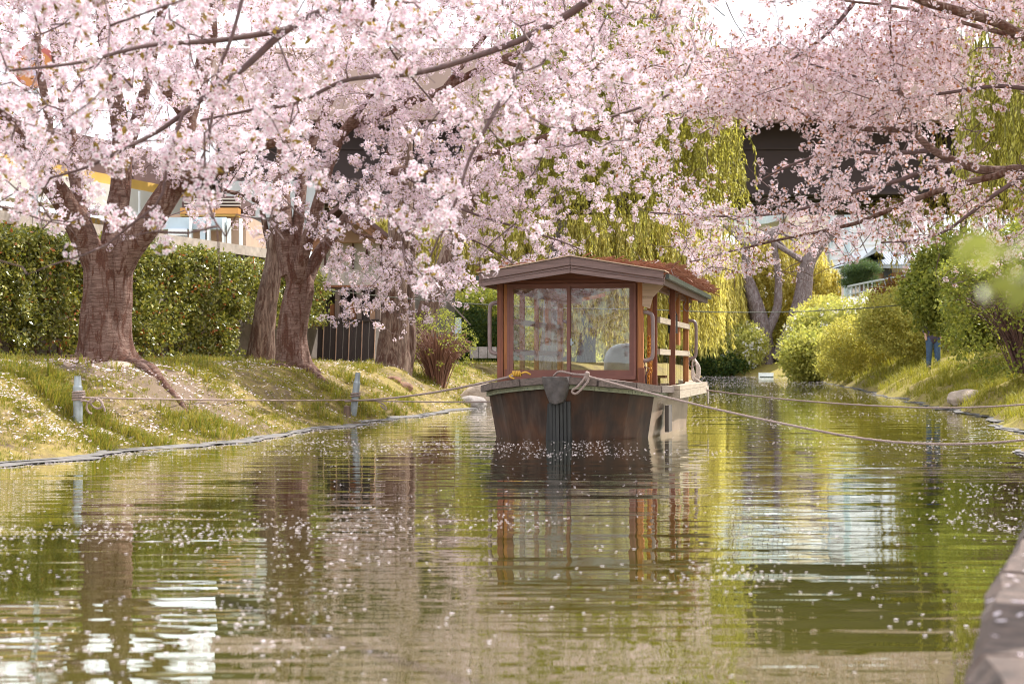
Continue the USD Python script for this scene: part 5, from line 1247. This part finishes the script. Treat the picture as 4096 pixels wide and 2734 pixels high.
# ---------------------------------------------------------------- bridge and its pier
BR = plain('bridge_concrete', (0.40, 0.28, 0.235), 0.85, 0.25, 0.6, (1, 1, 0.4), 0.2, 14, space='world')
DKSTEEL = plain('dark_bridge_girder', (0.035, 0.018, 0.016), 0.7, 0.3, 0.8, space='world')
BY = 60.0
br = thing('bridge', 'wide road bridge with brown parapet and dark girders crossing over the canal', 'bridge', (0, BY, 0))
zs = CH + (HZ - 194) / F * BY; zd = CH + (HZ - 122) / F * BY; zt = CH + (HZ - 57) / F * BY
for k in range(6):
    m = MB(); m.box((14.75, 0.4 + k * 1.5, (zs + zd) / 2 - 0.0), (50.5, 0.25, zd - zs)); m.box((14.75, 0.4 + k * 1.5, zs + 0.05), (50.5, 0.9, 0.1)); m.box((14.75, 0.4 + k * 1.5, zd - 0.9), (50.5, 0.42, 0.08)); m.build('girder', DKSTEEL, br)
for k in range(9):
    m = MB(); m.box((-10.2 + k * 6.2, 4.1, zd - 0.8), (0.25, 7.5, 1.1)); m.build('cross_beam', DKSTEEL, br)
m = MB(); m.box((14.75, 4.0, zd + 0.16), (50.5, 9.0, 0.3)); m.build('deck', BR, br)
m = MB(); m.box((14.75, -0.75, zd + 0.15), (50.5, 0.9, 0.46)); m.build('deck_edge', BR, br)
for k in range(12):
    m = MB(); m.box((-10.5 + k * 4.2 + 2.1, -0.62, (zd + 0.31 + zt) / 2), (4.18, 0.3, zt - zd - 0.32)); m.build('parapet_panel', BR, br)
m = MB(); m.box((14.75, -0.62, zt + 0.08), (50.5, 0.5, 0.16)); m.build('parapet_cap', BR, br)
pc = P(260, 330, 58)
pier = thing('bridge_pier', 'pale concrete hammerhead pier holding up the bridge', 'pier', (pc[0], 58.0, 0.9))
zc = lambda y: CH + (HZ - y) / F * 58 - 0.9
xw = lambda x: (x - 260) / F * 58
m = MB(); m.box((0, 3.0, zc(243) / 2), (xw(278) - xw(242), 1.6, zc(243))); m.build('column', PALECONC, pier)
m = MB()
pts = np.array([(xw(x), y, zc(z)) for x, z in ((222, 214), (305, 214), (288, 244), (240, 244)) for y in (1.6, 4.4)])
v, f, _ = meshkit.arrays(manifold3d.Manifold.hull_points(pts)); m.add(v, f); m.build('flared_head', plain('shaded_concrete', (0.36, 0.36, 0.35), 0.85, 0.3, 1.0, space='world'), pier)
m = MB(); m.box((xw(264), 3.0, (zc(213.5) + zc(176)) / 2), (xw(310) - xw(218), 3.0, zc(176) - zc(213.5))); m.build('cap_beam', PALECONC, pier)

# ---------------------------------------------------------------- street level buildings
CREAM = plain('cream_panel', (0.50, 0.48, 0.42), 0.7, 0.15, 1.0, space='world')
AMBER = plain('amber_panel', (0.50, 0.30, 0.06), 0.6, 0.2, 1.0, space='world')
PEACH = plain('peach_render', (0.48, 0.33, 0.24), 0.85, 0.2, 1.5, space='world')
OFFWHITE = plain('off_white_siding', (0.60, 0.62, 0.66), 0.7, 0.12, 0.8, (0.4, 0.4, 6), space='world')
PALEBLUE = plain('pale_blue_steel', (0.42, 0.50, 0.55), 0.5, 0.15, 2, space='world')
DARKWIN = plain('dark_window', (0.05, 0.06, 0.075), 0.12, 0.3, 1.0, space='world')
BROWNDK = plain('brown_soffit', (0.10, 0.05, 0.045), 0.8, 0.3, 1.0, space='world')
ORANGE = plain('orange_board', (0.50, 0.23, 0.06), 0.55, 0.15, 1.0, space='world')
ROOFGREY = plain('blue_grey_roof_tiles', (0.30, 0.33, 0.38), 0.5, 0.3, 3, space='world')

def quad_box(m, px0, px1, py0, py1, d, depth, col=None):
    a, b = P(px0, py1, d), P(px1, py0, d)
    m.box(((a[0] + b[0]) / 2, d + depth / 2, (a[2] + b[2]) / 2), (abs(b[0] - a[0]), depth, abs(b[2] - a[2])))

def rel(t):
    return np.array(t.GetAttribute('xformOp:translate').Get())

def qpart(t, name, px0, px1, py0, py1, d, depth, mat, parent=None, label=None):
    m = MB(); quad_box(m, px0, px1, py0, py1, d, depth); m.v = [v - rel(t) for v in m.v]
    return m.build(name, mat, parent or t, label=label)

# covered walkway with amber beam and cream fascia, up on the street to the rear of the big cherry
st = thing('station_canopy', 'cream and amber covered walkway above the hedge behind the big cherry', 'building', P(20, 230, 50))
o = rel(st)
def canopy():
    ya, yb = 49.0, 66.0                           # it runs away from us, to the picture's middle
    A_ = lambda y, z, e=0.0: np.array([-15.6 + (y - ya) * 0.33 + e * 1.42, y, CH + (z - CH) * 1.42]) - o
    m = MB(); m.bar(A_(ya, 4.75), A_(yb, 4.75), 0.7, 0.8); m.build('fascia', CREAM, st)
    m = MB(); m.bar(A_(ya, 4.42), A_(yb, 4.42), 0.85, 0.15); m.build('fascia_lip', WHITE, st)
    m = MB(); m.bar(A_(ya, 5.16, -0.1), A_(yb, 5.16, -0.1), 0.5, 0.36); m.build('amber_beam', AMBER, st)
    m = MB(); m.bar(A_(ya, 5.7, -0.4), A_(yb, 5.7, -0.4), 0.7, 1.2); m.build('roof_underside', BROWNDK, st)
    for k in range(4):
        y = ya + 0.8 + k * 3.7
        m = MB(); m.tube(spline(np.array([A_(y, 3.1, 0.5), A_(y, 3.4, 0.34), A_(y, 3.75, 0.22), A_(y, 4.6, 0.2), A_(y, 5.0, 0.2)]), 14), 0.11, 10); m.build('post', WHITE, st, smooth=40)
    m = MB(); m.bar(A_(ya, 3.7, -1.6), A_(yb, 3.7, -1.6), 0.3, 2.1); m.build('back_wall', PEACH, st)
    for k in range(3):
        y = ya + 1.4 + k * 3.4; m = MB(); m.bar(A_(y, 3.8, -1.0), A_(y + 0.7, 3.8, -1.0), 0.15, 1.7); m.build('amber_panel', AMBER, st)
    # chain-link fence
    m = MB()
    for k in range(60):
        y = ya + k * 0.28
        m.tube([A_(y, 3.1, -0.3), A_(y + 0.9, 4.3, -0.3)], 0.008, 3, cap=False); m.tube([A_(y + 0.9, 3.1, -0.3), A_(y, 4.3, -0.3)], 0.008, 3, cap=False)
    m.build('chain_link_mesh', STEEL, st)
canopy()

sh = thing('shop_building', 'pale street building with orange board and white window frames beside the pier', 'building', P(215, 262, 50))
qpart(sh, 'wall', 168, 246, 214, 275, 50, 4, PEACH)
qpart(sh, 'orange_sign_board', 180, 238, 207.5, 213.5, 49.3, 0.5, ORANGE)
qpart(sh, 'yellow_stripe', 180, 238, 213.6, 216, 49.35, 0.4, AMBER)
qpart(sh, 'dark_eave', 182, 240, 196, 207, 49.8, 3, BROWNDK)
for k in range(3):
    qpart(sh, 'louvre', 184, 240, 198 + k * 3.2, 199.2 + k * 3.2, 49.6, 0.15, CREAM)
qpart(sh, 'canopy_beam', 160, 226, 217, 229, 49.0, 0.5, PALEBLUE)
for k, x in enumerate((189, 200, 207, 222, 227, 239)):
    qpart(sh, 'white_post', x, x + (5 if k in (1,) else 2.4), 218, 272, 48.8, 0.25, WHITE if k != 1 else PALEBLUE)
qpart(sh, 'shutter', 168, 187, 228, 262, 48.9, 0.1, OFFWHITE)
for k in range(9):
    qpart(sh, 'shutter_slat', 168, 187, 229.5 + k * 3.6, 231.5 + k * 3.6, 48.8, 0.09, WHITE)
m = MB()
gA, gB = P(228, 226, 49), P(244, 236, 54)
for z in (0, -0.5):
    m.bar(gA + [0, 0, z] - rel(sh), gB + [0, 0, z] - rel(sh), 0.08, 0.08)
for u in np.linspace(0, 1, 9):
    c = gA + (gB - gA) * u - rel(sh); m.bar(c, c - [0, 0, 0.5], 0.06, 0.05, up=(0, 1, 0))
m.build('balustrade', CREAM, sh)

th = thing('timber_house', 'brown timber-gabled house with pale wall beyond the forked cherry', 'house', P(352, 292, 56))
qpart(th, 'wall', 316, 388, 240, 296, 56, 5, CREAM)
for k, x in enumerate((324, 338, 352, 366, 380)):
    qpart(th, 'wall_post', x, x + 1.6, 240, 296, 55.85, 0.2, BROWNDK)
m = MB(); m.prism([(P(x, y, 55)[0] - rel(th)[0], P(x, y, 55)[2] - rel(th)[2]) for x, y in ((318, 241), (388, 241), (354, 214))], 1, -0.6, 0.4); m.build('gable', PEACH, th)
RUSSET = wood('russet_gable_board', (0.24, 0.11, 0.05), along='a')
for sgn, (xa, ya), (xb, yb) in ((-1, (312, 243), (354, 211)), (1, (354, 211), (394, 243))):
    for k in range(3):
        m = MB(); m.bar(P(xa, ya + 4.2 * k, 54.2) - rel(th), P(xb, yb + 4.2 * k, 54.2) - rel(th), 0.12, 0.12); m.build('gable_board', RUSSET, th)
    m = MB(); m.bar(P(xa, ya - 1, 57) - rel(th), P(xb, yb - 1, 57) - rel(th), 6.0, 0.12); m.build('roof', BROWNDK, th)

# round sign over the roofs
sg_ = thing('round_sign', 'round orange and red sign with blue shapes showing through the blossom', 'sign', P(34, 66, 48))
o = rel(sg_)
def disc(name, poly, y, mat):
    from shapely.geometry import Polygon
    m = trimesh.creation.extrude_polygon(Polygon(poly), 0.06, engine='earcut'); v = np.array(m.vertices)
    b = MB(); b.add(np.column_stack([v[:, 0], y + v[:, 2] * 1.0, v[:, 1]]), m.faces[:, ::-1]); b.build(name, mat, sg_)
S48 = 48 / F
pp_ = lambda l: [((x - 34) * S48, (66 - y) * S48) for x, y in l]
a = np.linspace(0, 2 * np.pi, 40)[:-1]
disc('red_rim', [(0.62 * math.cos(t), 0.62 * math.sin(t) + 0.02) for t in a], 0.0, plain('sign_red', (0.38, 0.09, 0.075), 0.5, 0.1))
disc('orange_face', [(0.50 * math.cos(t) + 0.06, 0.52 * math.sin(t) - 0.10) for t in a], -0.065, plain('sign_orange', (0.45, 0.17, 0.04), 0.5, 0.1))
SB = plain('sign_blue', (0.22, 0.32, 0.62), 0.5, 0.1)
disc('blue_cap', pp_([(29.5, 57.5), (33, 56), (37, 56), (39, 58.5), (34, 62)]), -0.13, SB)
disc('blue_bar', pp_([(28.2, 62.8), (30.4, 62), (31, 63), (31, 72), (29.6, 71), (29.5, 66.6), (28, 65.6)]), -0.13, SB)
disc('blue_curve', pp_([(36, 67.5), (34.2, 71), (35, 75.5), (38, 76.4), (40.5, 75), (38.4, 74), (36.6, 72), (36.8, 69.5)]), -0.13, SB)
m = MB(); m.tube([(0, 0.1, -5), (0, 0.1, 0.6)], 0.09, 8); m.build('sign_pole', STEEL, sg_)

# across the canal: white building, house, pole, railing
def far_building(name, label, px0, px1, py0, py1, d, depth, mat, wins, cat='building', extras=()):
    t = thing(name, label, cat, P((px0 + px1) / 2, py1, d))
    qpart(t, 'wall', px0, px1, py0, py1, d, depth, mat)
    for (a, b, c, e) in wins:
        fr = qpart(t, 'window', a, b, c, e, d - 0.12, 0.14, PALEBLUE)
        qpart(t, 'pane', a + (b - a) * 0.1, b - (b - a) * 0.1, c + (e - c) * 0.08, e - (e - c) * 0.08, d - 0.16, 0.05, DARKWIN, fr)
    for nm, a, b, c, e, dd, dp, mt in extras:
        qpart(t, nm, a, b, c, e, dd, dp, mt)
    return t
far_building('white_building', 'large white-sided building rising beyond the far bank', 826, 912, 190, 300, 150, 20, OFFWHITE, [(903, 908, 236, 252), (829.5, 833.5, 226, 243)],
             extras=[('downpipe', 829.6, 831.2, 196, 300, 149.6, 0.35, PALEBLUE)] + [('siding_board', 826.5, 911.5, 194 + k * 5.0, 194.6 + k * 5.0, 149.93, 0.06, OFFWHITE) for k in range(20)])
far_building('annexe_building', 'low cream building with slanting roof line under the bridge', 795, 828, 203, 250, 140, 12, plain('beige_render', (0.58, 0.50, 0.40), 0.8, 0.15, 1.0, space='world'), [(821.5, 826, 204, 215.5), (811, 818, 210.5, 214.5)])
ms = thing('metal_shed', 'pale blue shed roof peeping between blossom sprays under the bridge', 'building', P(770, 226, 145))
m = MB(); a_, b_ = P(752, 219, 144), P(812, 203, 150); m.bar(a_ - rel(ms), b_ - rel(ms), 3.0, 0.9); m.build('roof', PALEBLUE, ms)
qpart(ms, 'wall', 752, 800, 214, 250, 146, 4, OFFWHITE)
gl = thing('glazed_building', 'pale translucent-walled hall with dark mullions seen beneath the bridge', 'building', P(760, 222, 165))
qpart(gl, 'wall', 700, 812, 188, 226, 166, 10, plain('translucent_panel', (0.78, 0.78, 0.70), 0.4, 0.1, 0.5, space='world'))
for k in range(16):
    qpart(gl, 'mullion', 728 + k * 5.0, 728.7 + k * 5.0, 189, 222, 165.7, 0.25, BROWNDK if k % 3 else STEEL)
qpart(gl, 'transom', 700, 810, 203.6, 204.4, 165.6, 0.2, BROWNDK); qpart(gl, 'transom', 700, 810, 196, 196.8, 165.6, 0.2, BROWNDK)
for x in (737.5, 742.5):
    qpart(gl, 'lattice_mast', x, x + 1.4, 170, 218, 163, 0.4, PALEBLUE)

hs = thing('house', 'small tile-roofed house behind a garden pine on the far street', 'house', P(878, 290, 96))
qpart(hs, 'wall', 862, 908, 258, 292, 96, 6, plain('house_render', (0.52, 0.44, 0.38), 0.85, 0.15, 1.2, space='world'))
qpart(hs, 'base_wall', 862, 908, 272, 279, 95.7, 0.4, plain('house_brown', (0.26, 0.16, 0.11), 0.85, 0.2, 1.2, space='world'))
m = MB(); o = rel(hs)
r0_, r1_, r2_ = P(857, 261, 94.5) - o, P(871.5, 247, 95.5) - o, P(884, 259, 94.5) - o
m.prism([(r0_[0], r0_[2]), (r1_[0], r1_[2]), (r2_[0], r2_[2]), (r1_[0], r1_[2] - 0.35)], 1, -2.0, 6.0)
m.build('gable_roof', ROOFGREY, hs)
e0, e1 = P(872, 251, 95.5) - o, P(912, 252, 95.5) - o
m = MB(); m.prism([(-1.6, e0[2]), (1.6, e0[2] - 0.9), (1.6, e0[2] - 1.0), (-1.6, e0[2] - 0.15)], 0, e0[0], e1[0]); v = m.v[0]; v[:, 1] = -v[:, 1]; m.f[0] = m.f[0][:, ::-1]; rf = m.build('tile_roof', ROOFGREY, hs)
for k in range(14):
    x = e0[0] + (k + 0.5) / 14 * (e1[0] - e0[0]); m = MB(); m.tube([(x, 1.6, e0[2] + 0.05), (x, -1.62, e0[2] - 0.85)], 0.09, 6); m.build('tile', ROOFGREY, rf)
qpart(hs, 'doorway', 884, 892, 268, 286, 95.6, 0.2, DARKWIN)
pine = thing('garden_pine', 'cloud-pruned green garden pine in front of the tiled house', 'pine tree', P(862, 290, 90))
o = rel(pine)
m = MB(); m.tube(spline(np.array([P(863, 293, 90), P(861, 282, 90), P(865, 273, 90), P(862, 265, 90)]) - o, 14), np.linspace(0.16, 0.07, 14), 7); m.build('trunk', BROWNSTEM, pine, smooth=True)
rng = np.random.default_rng(130); pts = []
for px, py, rr in ((852, 271, 0.65), (862, 266, 0.85), (871, 270, 0.6), (850, 282, 0.6), (868, 281, 0.75), (858, 275, 0.6)):
    d = rng.normal(size=(170, 3)); d *= (rng.random((170, 1)) ** 0.4) / np.linalg.norm(d, axis=1, keepdims=True); pts.append(P(px, py, 90) - o + d * [rr, rr, rr * 0.45])
pts = np.vstack(pts)
instancer('crown', pine, [leaf_clump(600 + i, 18, 0.14, 0.12, 0.012, [(0.08, 0.13, 0.05), (0.12, 0.17, 0.06), (0.06, 0.10, 0.05)]) for i in range(3)], LEAF, pts, random_rots(rng, len(pts)), rng.uniform(0.8, 1.3, len(pts)), rng.integers(3, size=len(pts)))
up = thing('utility_pole', 'pale blue steel pole standing before the white building', 'pole', P(847.5, 292, 92))
m = MB(); o = rel(up); m.tube([P(847.5, 296, 92) - o, P(847.5, 130, 92) - o], [0.2, 0.15], 12); m.build('shaft', PALEBLUE, up, smooth=True)
m = MB(); m.box(P(847.5, 182, 92) - o + [0, 0, 0], (1.6, 0.12, 0.12)); m.build('cross_arm', STEEL, up)
for k, (a, b, s_) in enumerate(((P(847.5, 178, 92), P(1040, 60, 60), 0.5), (P(847.5, 200, 92), P(875, 268, 95), 0.3))):
    m = MB(); m.tube(sag(a, b, s_, 16) - o, 0.03, 4); m.build('wire', BROWNDK, up)
rl = thing('railing', 'pale grey street railing along the top of the far slope', 'railing', P(875, 288, 84))
o = rel(rl)
for (xa, ya, xb, yb) in ((848, 286, 872, 281), (872, 281, 912, 274)):
    a_, b_ = P(xa, ya, 84), P(xb, yb, 80)
    m = MB(); m.bar(a_ - o, b_ - o, 0.07, 0.08); m.build('top_rail', STEEL, rl)
    m = MB(); m.bar(a_ - o - [0, 0, 0.4], b_ - o - [0, 0, 0.4], 0.05, 0.05); m.build('lower_rail', STEEL, rl)
    for u in np.linspace(0, 1, 7):
        c = a_ + (b_ - a_) * u - o; m = MB(); m.bar(c, c - [0, 0, 1.0], 0.06, 0.06, up=(0, 1, 0)); m.build('rail_post', STEEL, rl)
lp = thing('lamp_post', 'slim white post standing in the bushes near the cabin corner', 'post', P(457, 352, 55))
o = rel(lp)
m = MB(); m.tube([P(457, 356, 55) - o, P(457, 318, 55) - o], [0.07, 0.06], 8); m.build('shaft', WHITE, lp, smooth=True)
m = MB(); m.box(P(457, 325, 55) - o, (0.28, 0.15, 0.5)); m.build('box', PALEBLUE, lp)
ww = thing('low_wall', 'low grey stone kerb wall in the grass behind the cane shrub', 'wall', P(480, 352, 45))
for k in range(3):
    m = MB(); a_, b_ = P(470 + k * 9, 352, 45) - rel(ww), P(478.4 + k * 9, 352, 45) - rel(ww); m.bar(a_, b_, 0.4, 0.3); m.build('stone', ROCK, ww)

# ---------------------------------------------------------------- the person half hidden behind the shrub
def person():
    base = P(933, 369.5, 50)
    t = thing('person', 'person in blue jeans and dark jacket standing half hidden behind the shrub', 'person', base)
    def body(joints, bones, name, mat, parent, edge=0.035):
        parts = [manifold3d.Manifold.hull(manifold3d.Manifold.sphere(joints[a][1], 14).translate(joints[a][0]) + manifold3d.Manifold.sphere(joints[b][1], 14).translate(joints[b][0])) for a, b in bones]
        m = parts[0]
        for q in parts[1:]:
            m = m + q
        m = m.refine_to_length(edge)
        v, f, _ = meshkit.arrays(m)
        tm = trimesh.Trimesh(v, f, process=True); trimesh.smoothing.filter_taubin(tm, iterations=8)
        b = MB(); b.tm(tm); return b.build(name, mat, parent, smooth=True)
    J = {'hipc': ((0, 0, 0.92), 0.14), 'wa': ((0, 0, 1.05), 0.13), 'ch': ((0, 0, 1.32), 0.155), 'nb': ((0, 0, 1.47), 0.065), 'hd': ((0, -0.01, 1.60), 0.085), 'hd2': ((0, 0.01, 1.66), 0.095),
         'sl': ((-0.19, 0, 1.42), 0.06), 'sr': ((0.19, 0, 1.42), 0.06), 'el': ((-0.24, 0.02, 1.14), 0.045), 'er': ((0.24, 0.02, 1.14), 0.045), 'hl': ((-0.22, -0.08, 0.9), 0.035), 'hr': ((0.22, -0.08, 0.9), 0.035),
         'll': ((-0.1, 0, 0.88), 0.1), 'lr': ((0.1, 0, 0.88), 0.1), 'kl': ((-0.12, -0.02, 0.48), 0.07), 'kr': ((0.12, -0.04, 0.48), 0.07), 'al': ((-0.12, 0.03, 0.1), 0.055), 'ar': ((0.14, 0.0, 0.1), 0.055),
         'tl': ((-0.12, -0.13, 0.05), 0.045), 'tr': ((0.17, -0.15, 0.05), 0.045), 'ql': ((-0.12, 0.05, 0.05), 0.045), 'qr': ((0.14, 0.03, 0.05), 0.045)}
    JEANS = plain('blue_denim', (0.045, 0.085, 0.16), 0.85, 0.35, 12, bump=0.3, bscale=60)
    JACKET = plain('dark_jacket', (0.05, 0.035, 0.06), 0.85, 0.4, 6, bump=0.3, bscale=30)
    SKIN = plain('skin', (0.42, 0.25, 0.18), 0.6, 0.1)
    HAIR = plain('black_hair', (0.02, 0.016, 0.014), 0.5, 0.3, 20)
    bd = body(J, [('hipc', 'wa'), ('wa', 'ch'), ('ch', 'nb'), ('nb', 'hd'), ('hd', 'hd2'), ('ch', 'sl'), ('ch', 'sr'), ('sl', 'el'), ('sr', 'er'), ('el', 'hl'), ('er', 'hr'), ('hipc', 'll'), ('hipc', 'lr'), ('ll', 'kl'), ('lr', 'kr'), ('kl', 'al'), ('kr', 'ar'), ('al', 'tl'), ('ar', 'tr')], 'body', SKIN, t)
    g = lambda k, e: (J[k][0], J[k][1] + e)
    J2 = {k: g(k, 0.016) for k in J}
    body(J2, [('hipc', 'll'), ('hipc', 'lr'), ('ll', 'kl'), ('lr', 'kr'), ('kl', 'al'), ('kr', 'ar')], 'jeans', JEANS, bd)
    J3 = {k: g(k, 0.028) for k in J}
    body(J3, [('hipc', 'wa'), ('wa', 'ch'), ('ch', 'sl'), ('ch', 'sr'), ('sl', 'el'), ('sr', 'er')], 'jacket', JACKET, bd)
    body({k: g(k, 0.012) for k in J}, [('ql', 'tl'), ('qr', 'tr')], 'shoes', BLACK, bd)
    body({'a': ((0, 0.02, 1.69), 0.1), 'b': ((0, 0.05, 1.62), 0.085)}, [('a', 'b')], 'hair', HAIR, bd)
person()

# a leafy sprig reaching over the quay edge very close to the eye
def sprig():
    o = np.array([0.66, 1.3, 0.38])
    t = thing('leafy_sprig', 'blurred pale green shoot of a plant growing at the quay edge', 'plant', o)
    GS = plain('pale_green_stem', (0.22, 0.24, 0.06), 0.6, 0.2)
    path = spline(np.array([o, [0.62, 1.28, 0.75], P(1070, 265, 1.25), P(1010, 256, 1.2), P(975, 250, 1.18)]) - o, 20)
    m = MB(); m.tube(path, np.linspace(0.003, 0.001, 20), 6); m.build('stem', GS, t, smooth=True)
    path2 = spline(np.array([P(1050, 262, 1.24), P(1020, 278, 1.22), P(1000, 284, 1.2)]) - o, 10)
    m = MB(); m.tube(path2, np.linspace(0.002, 0.001, 10), 6); m.build('stem', GS, t, smooth=True)
    rng = np.random.default_rng(7)
    for (px, py, d, l) in ((974, 243, 1.18, 0.016), (964, 256, 1.16, 0.010), (984, 262, 1.2, 0.012), (1000, 250, 1.22, 0.010), (1003, 284, 1.2, 0.017), (986, 293, 1.2, 0.010), (1020, 296, 1.22, 0.016), (1016, 268, 1.23, 0.010)):
        c = P(px, py, d) - o; ax = np.array([rng.normal() * 0.5 - 0.5, rng.normal() * 0.3, rng.normal() * 0.6]); ax /= np.linalg.norm(ax); x = np.cross(ax, [0.1, 1, 0.2]); x /= np.linalg.norm(x); n_ = np.cross(x, ax)
        m = MB(); v = [c - ax * l, c - ax * l * 0.3 + x * l * 0.5 + n_ * l * 0.12, c + ax * l * 0.4 + x * l * 0.42 + n_ * l * 0.1, c + ax * l, c + ax * l * 0.4 - x * l * 0.42 + n_ * l * 0.1, c - ax * l * 0.3 - x * l * 0.5 + n_ * l * 0.12, c]
        m.add(v, [(0, 1, 6), (1, 2, 6), (2, 3, 6), (3, 4, 6), (4, 5, 6), (5, 0, 6)], (0.24, 0.26, 0.07)); m.build('leaf', LEAF, t, colour=True)
sprig()
